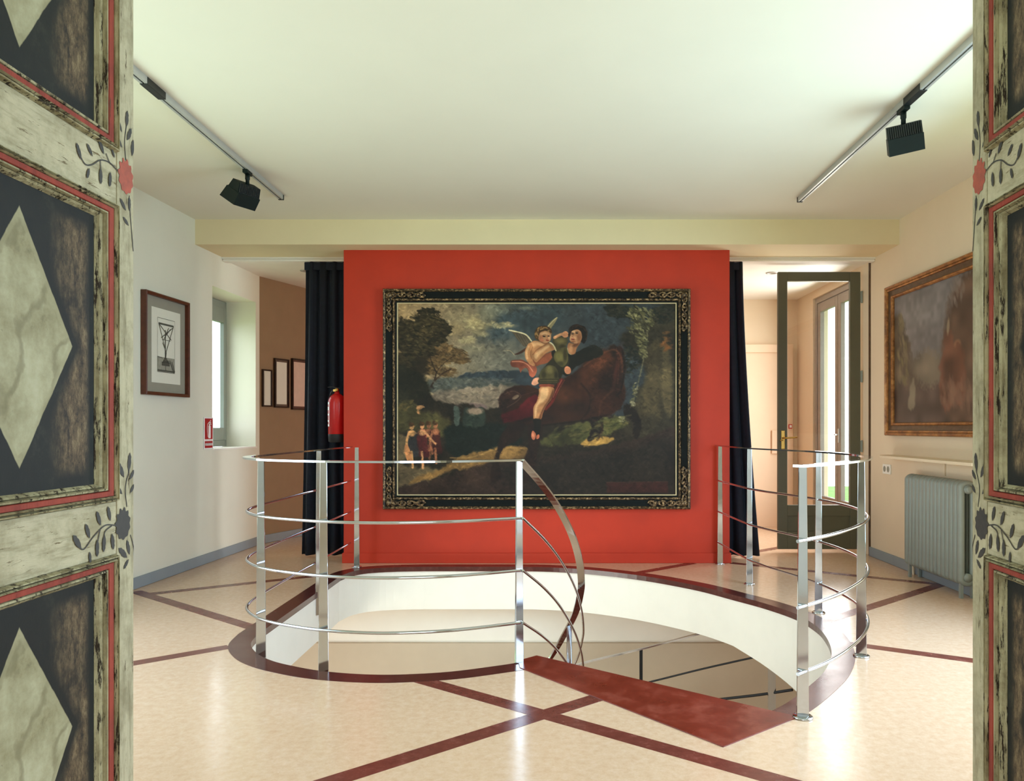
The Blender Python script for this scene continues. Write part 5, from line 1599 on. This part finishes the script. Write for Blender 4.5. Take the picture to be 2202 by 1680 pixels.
track(1.853, 1.0, 5.74, 3.93, 'aluminium ceiling track on the right half of the ceiling', None)

def spot(x, y, ztop, rot, label):
    root = thing('spotlight', (x, y, ztop), label, 'spotlight')
    MB().box(x - 0.016, x + 0.016, y - 0.045, y + 0.045, ztop - 0.022, ztop).build('adapter', M['dkgreen'], root, bevel=0.002)
    MB().lathe([(0.012, -0.088), (0.012, -0.058), (0.015, -0.055), (0.015, -0.022)], (x, y, ztop), 12).build('stem', M['dkgreen'], root)
    # head in local axes: width along x, finned gear box above, hood below
    R = rot
    o = Vector((x, y, ztop - 0.085))
    def place(mb):
        mb.v = [tuple(o + R @ Vector(p)) for p in mb.v]
        return mb
    hw = 0.084
    body = MB().add([(-hw, -0.05, -0.06), (hw, -0.05, -0.06), (hw, 0.06, -0.06), (-hw, 0.06, -0.06), (-hw, -0.03, 0.0), (hw, -0.03, 0.0), (hw, 0.04, 0.0), (-hw, 0.04, 0.0)],
                    [(0, 3, 2, 1), (4, 5, 6, 7), (0, 1, 5, 4), (1, 2, 6, 5), (2, 3, 7, 6), (3, 0, 4, 7)])
    b = place(body).build('gear_box', M['dkgreen'], root)
    fins = [place(MB().add([(xx - 0.0025, -0.058, -0.058), (xx + 0.0025, -0.058, -0.058), (xx + 0.0025, -0.036, 0.0), (xx - 0.0025, -0.036, 0.0), (xx - 0.0025, -0.048, -0.058), (xx + 0.0025, -0.048, -0.058), (xx + 0.0025, -0.028, 0.0), (xx - 0.0025, -0.028, 0.0)],
                           [(0, 1, 2, 3), (7, 6, 5, 4), (0, 4, 5, 1), (1, 5, 6, 2), (2, 6, 7, 3), (3, 7, 4, 0)])) for xx in [-0.078 + 0.0104 * k for k in range(16)]]
    for f in fins:
        f.build('cooling_fin', M['black'], b)
    hood = MB()
    hw2 = 0.086
    P8 = [(-hw2, -0.062, -0.06), (hw2, -0.062, -0.06), (hw2, 0.07, -0.06), (-hw2, 0.07, -0.06), (-hw2, -0.056, -0.145), (hw2, -0.056, -0.145), (hw2, 0.10, -0.145), (-hw2, 0.10, -0.145)]
    hood.add(P8, [(0, 1, 2, 3), (0, 4, 5, 1), (1, 5, 6, 2), (2, 6, 7, 3), (3, 7, 4, 0)])
    I8 = [(p[0] * 0.95, p[1] * 0.92, p[2] + (0.004 if k < 4 else 0.0)) for k, p in enumerate(P8)]
    hood.add(I8, [(3, 2, 1, 0), (1, 5, 4, 0), (2, 6, 5, 1), (3, 7, 6, 2), (0, 4, 7, 3)])
    hood.add(P8[4:] + I8[4:], [(0, 4, 5, 1), (1, 5, 6, 2), (2, 6, 7, 3), (3, 7, 4, 0)])
    place(hood).build('hood', M['dkgreen'], root)
    place(MB().add([(-0.075, -0.045, -0.085), (0.075, -0.045, -0.085), (0.075, 0.075, -0.085), (-0.075, 0.075, -0.085)], [(0, 1, 2, 3)])).build('reflector', M['lampglass'], root)
E3 = lambda x, y, z: (Matrix.Rotation(math.radians(z), 3, 'Z') @ Matrix.Rotation(math.radians(y), 3, 'Y') @ Matrix.Rotation(math.radians(x), 3, 'X'))
spot(-1.99, 5.06, CEIL - 0.034, E3(32, 0, 62), 'dark green-black track spotlight tilted on the left ceiling track')
spot(1.853, 4.06, CEIL - 0.034, E3(22, -7, -22), 'dark green-black finned spotlight hanging from the right ceiling track')

# recessed downlights in the back ceiling
for (x, y, lab) in ((-2.33, 7.35, 'recessed round downlight in the passage ceiling by the left curtain'), (2.13, 7.45, 'recessed round downlight in the ceiling above the glazed door')):
    z = BACKC + 0.02
    d_ = thing('downlight', (x, y, z), lab, 'downlight')
    MB().lathe([(0.058, 0.0), (0.055, -0.006), (0.043, -0.006), (0.040, 0.0)], (x, y, z), 24).build('trim_ring', M['alu'], d_)
    MB().lathe([(0.041, -0.001), (0.030, -0.002), (0.010, -0.003)], (x, y, z), 20).build('lens', M['lampglass'], d_)
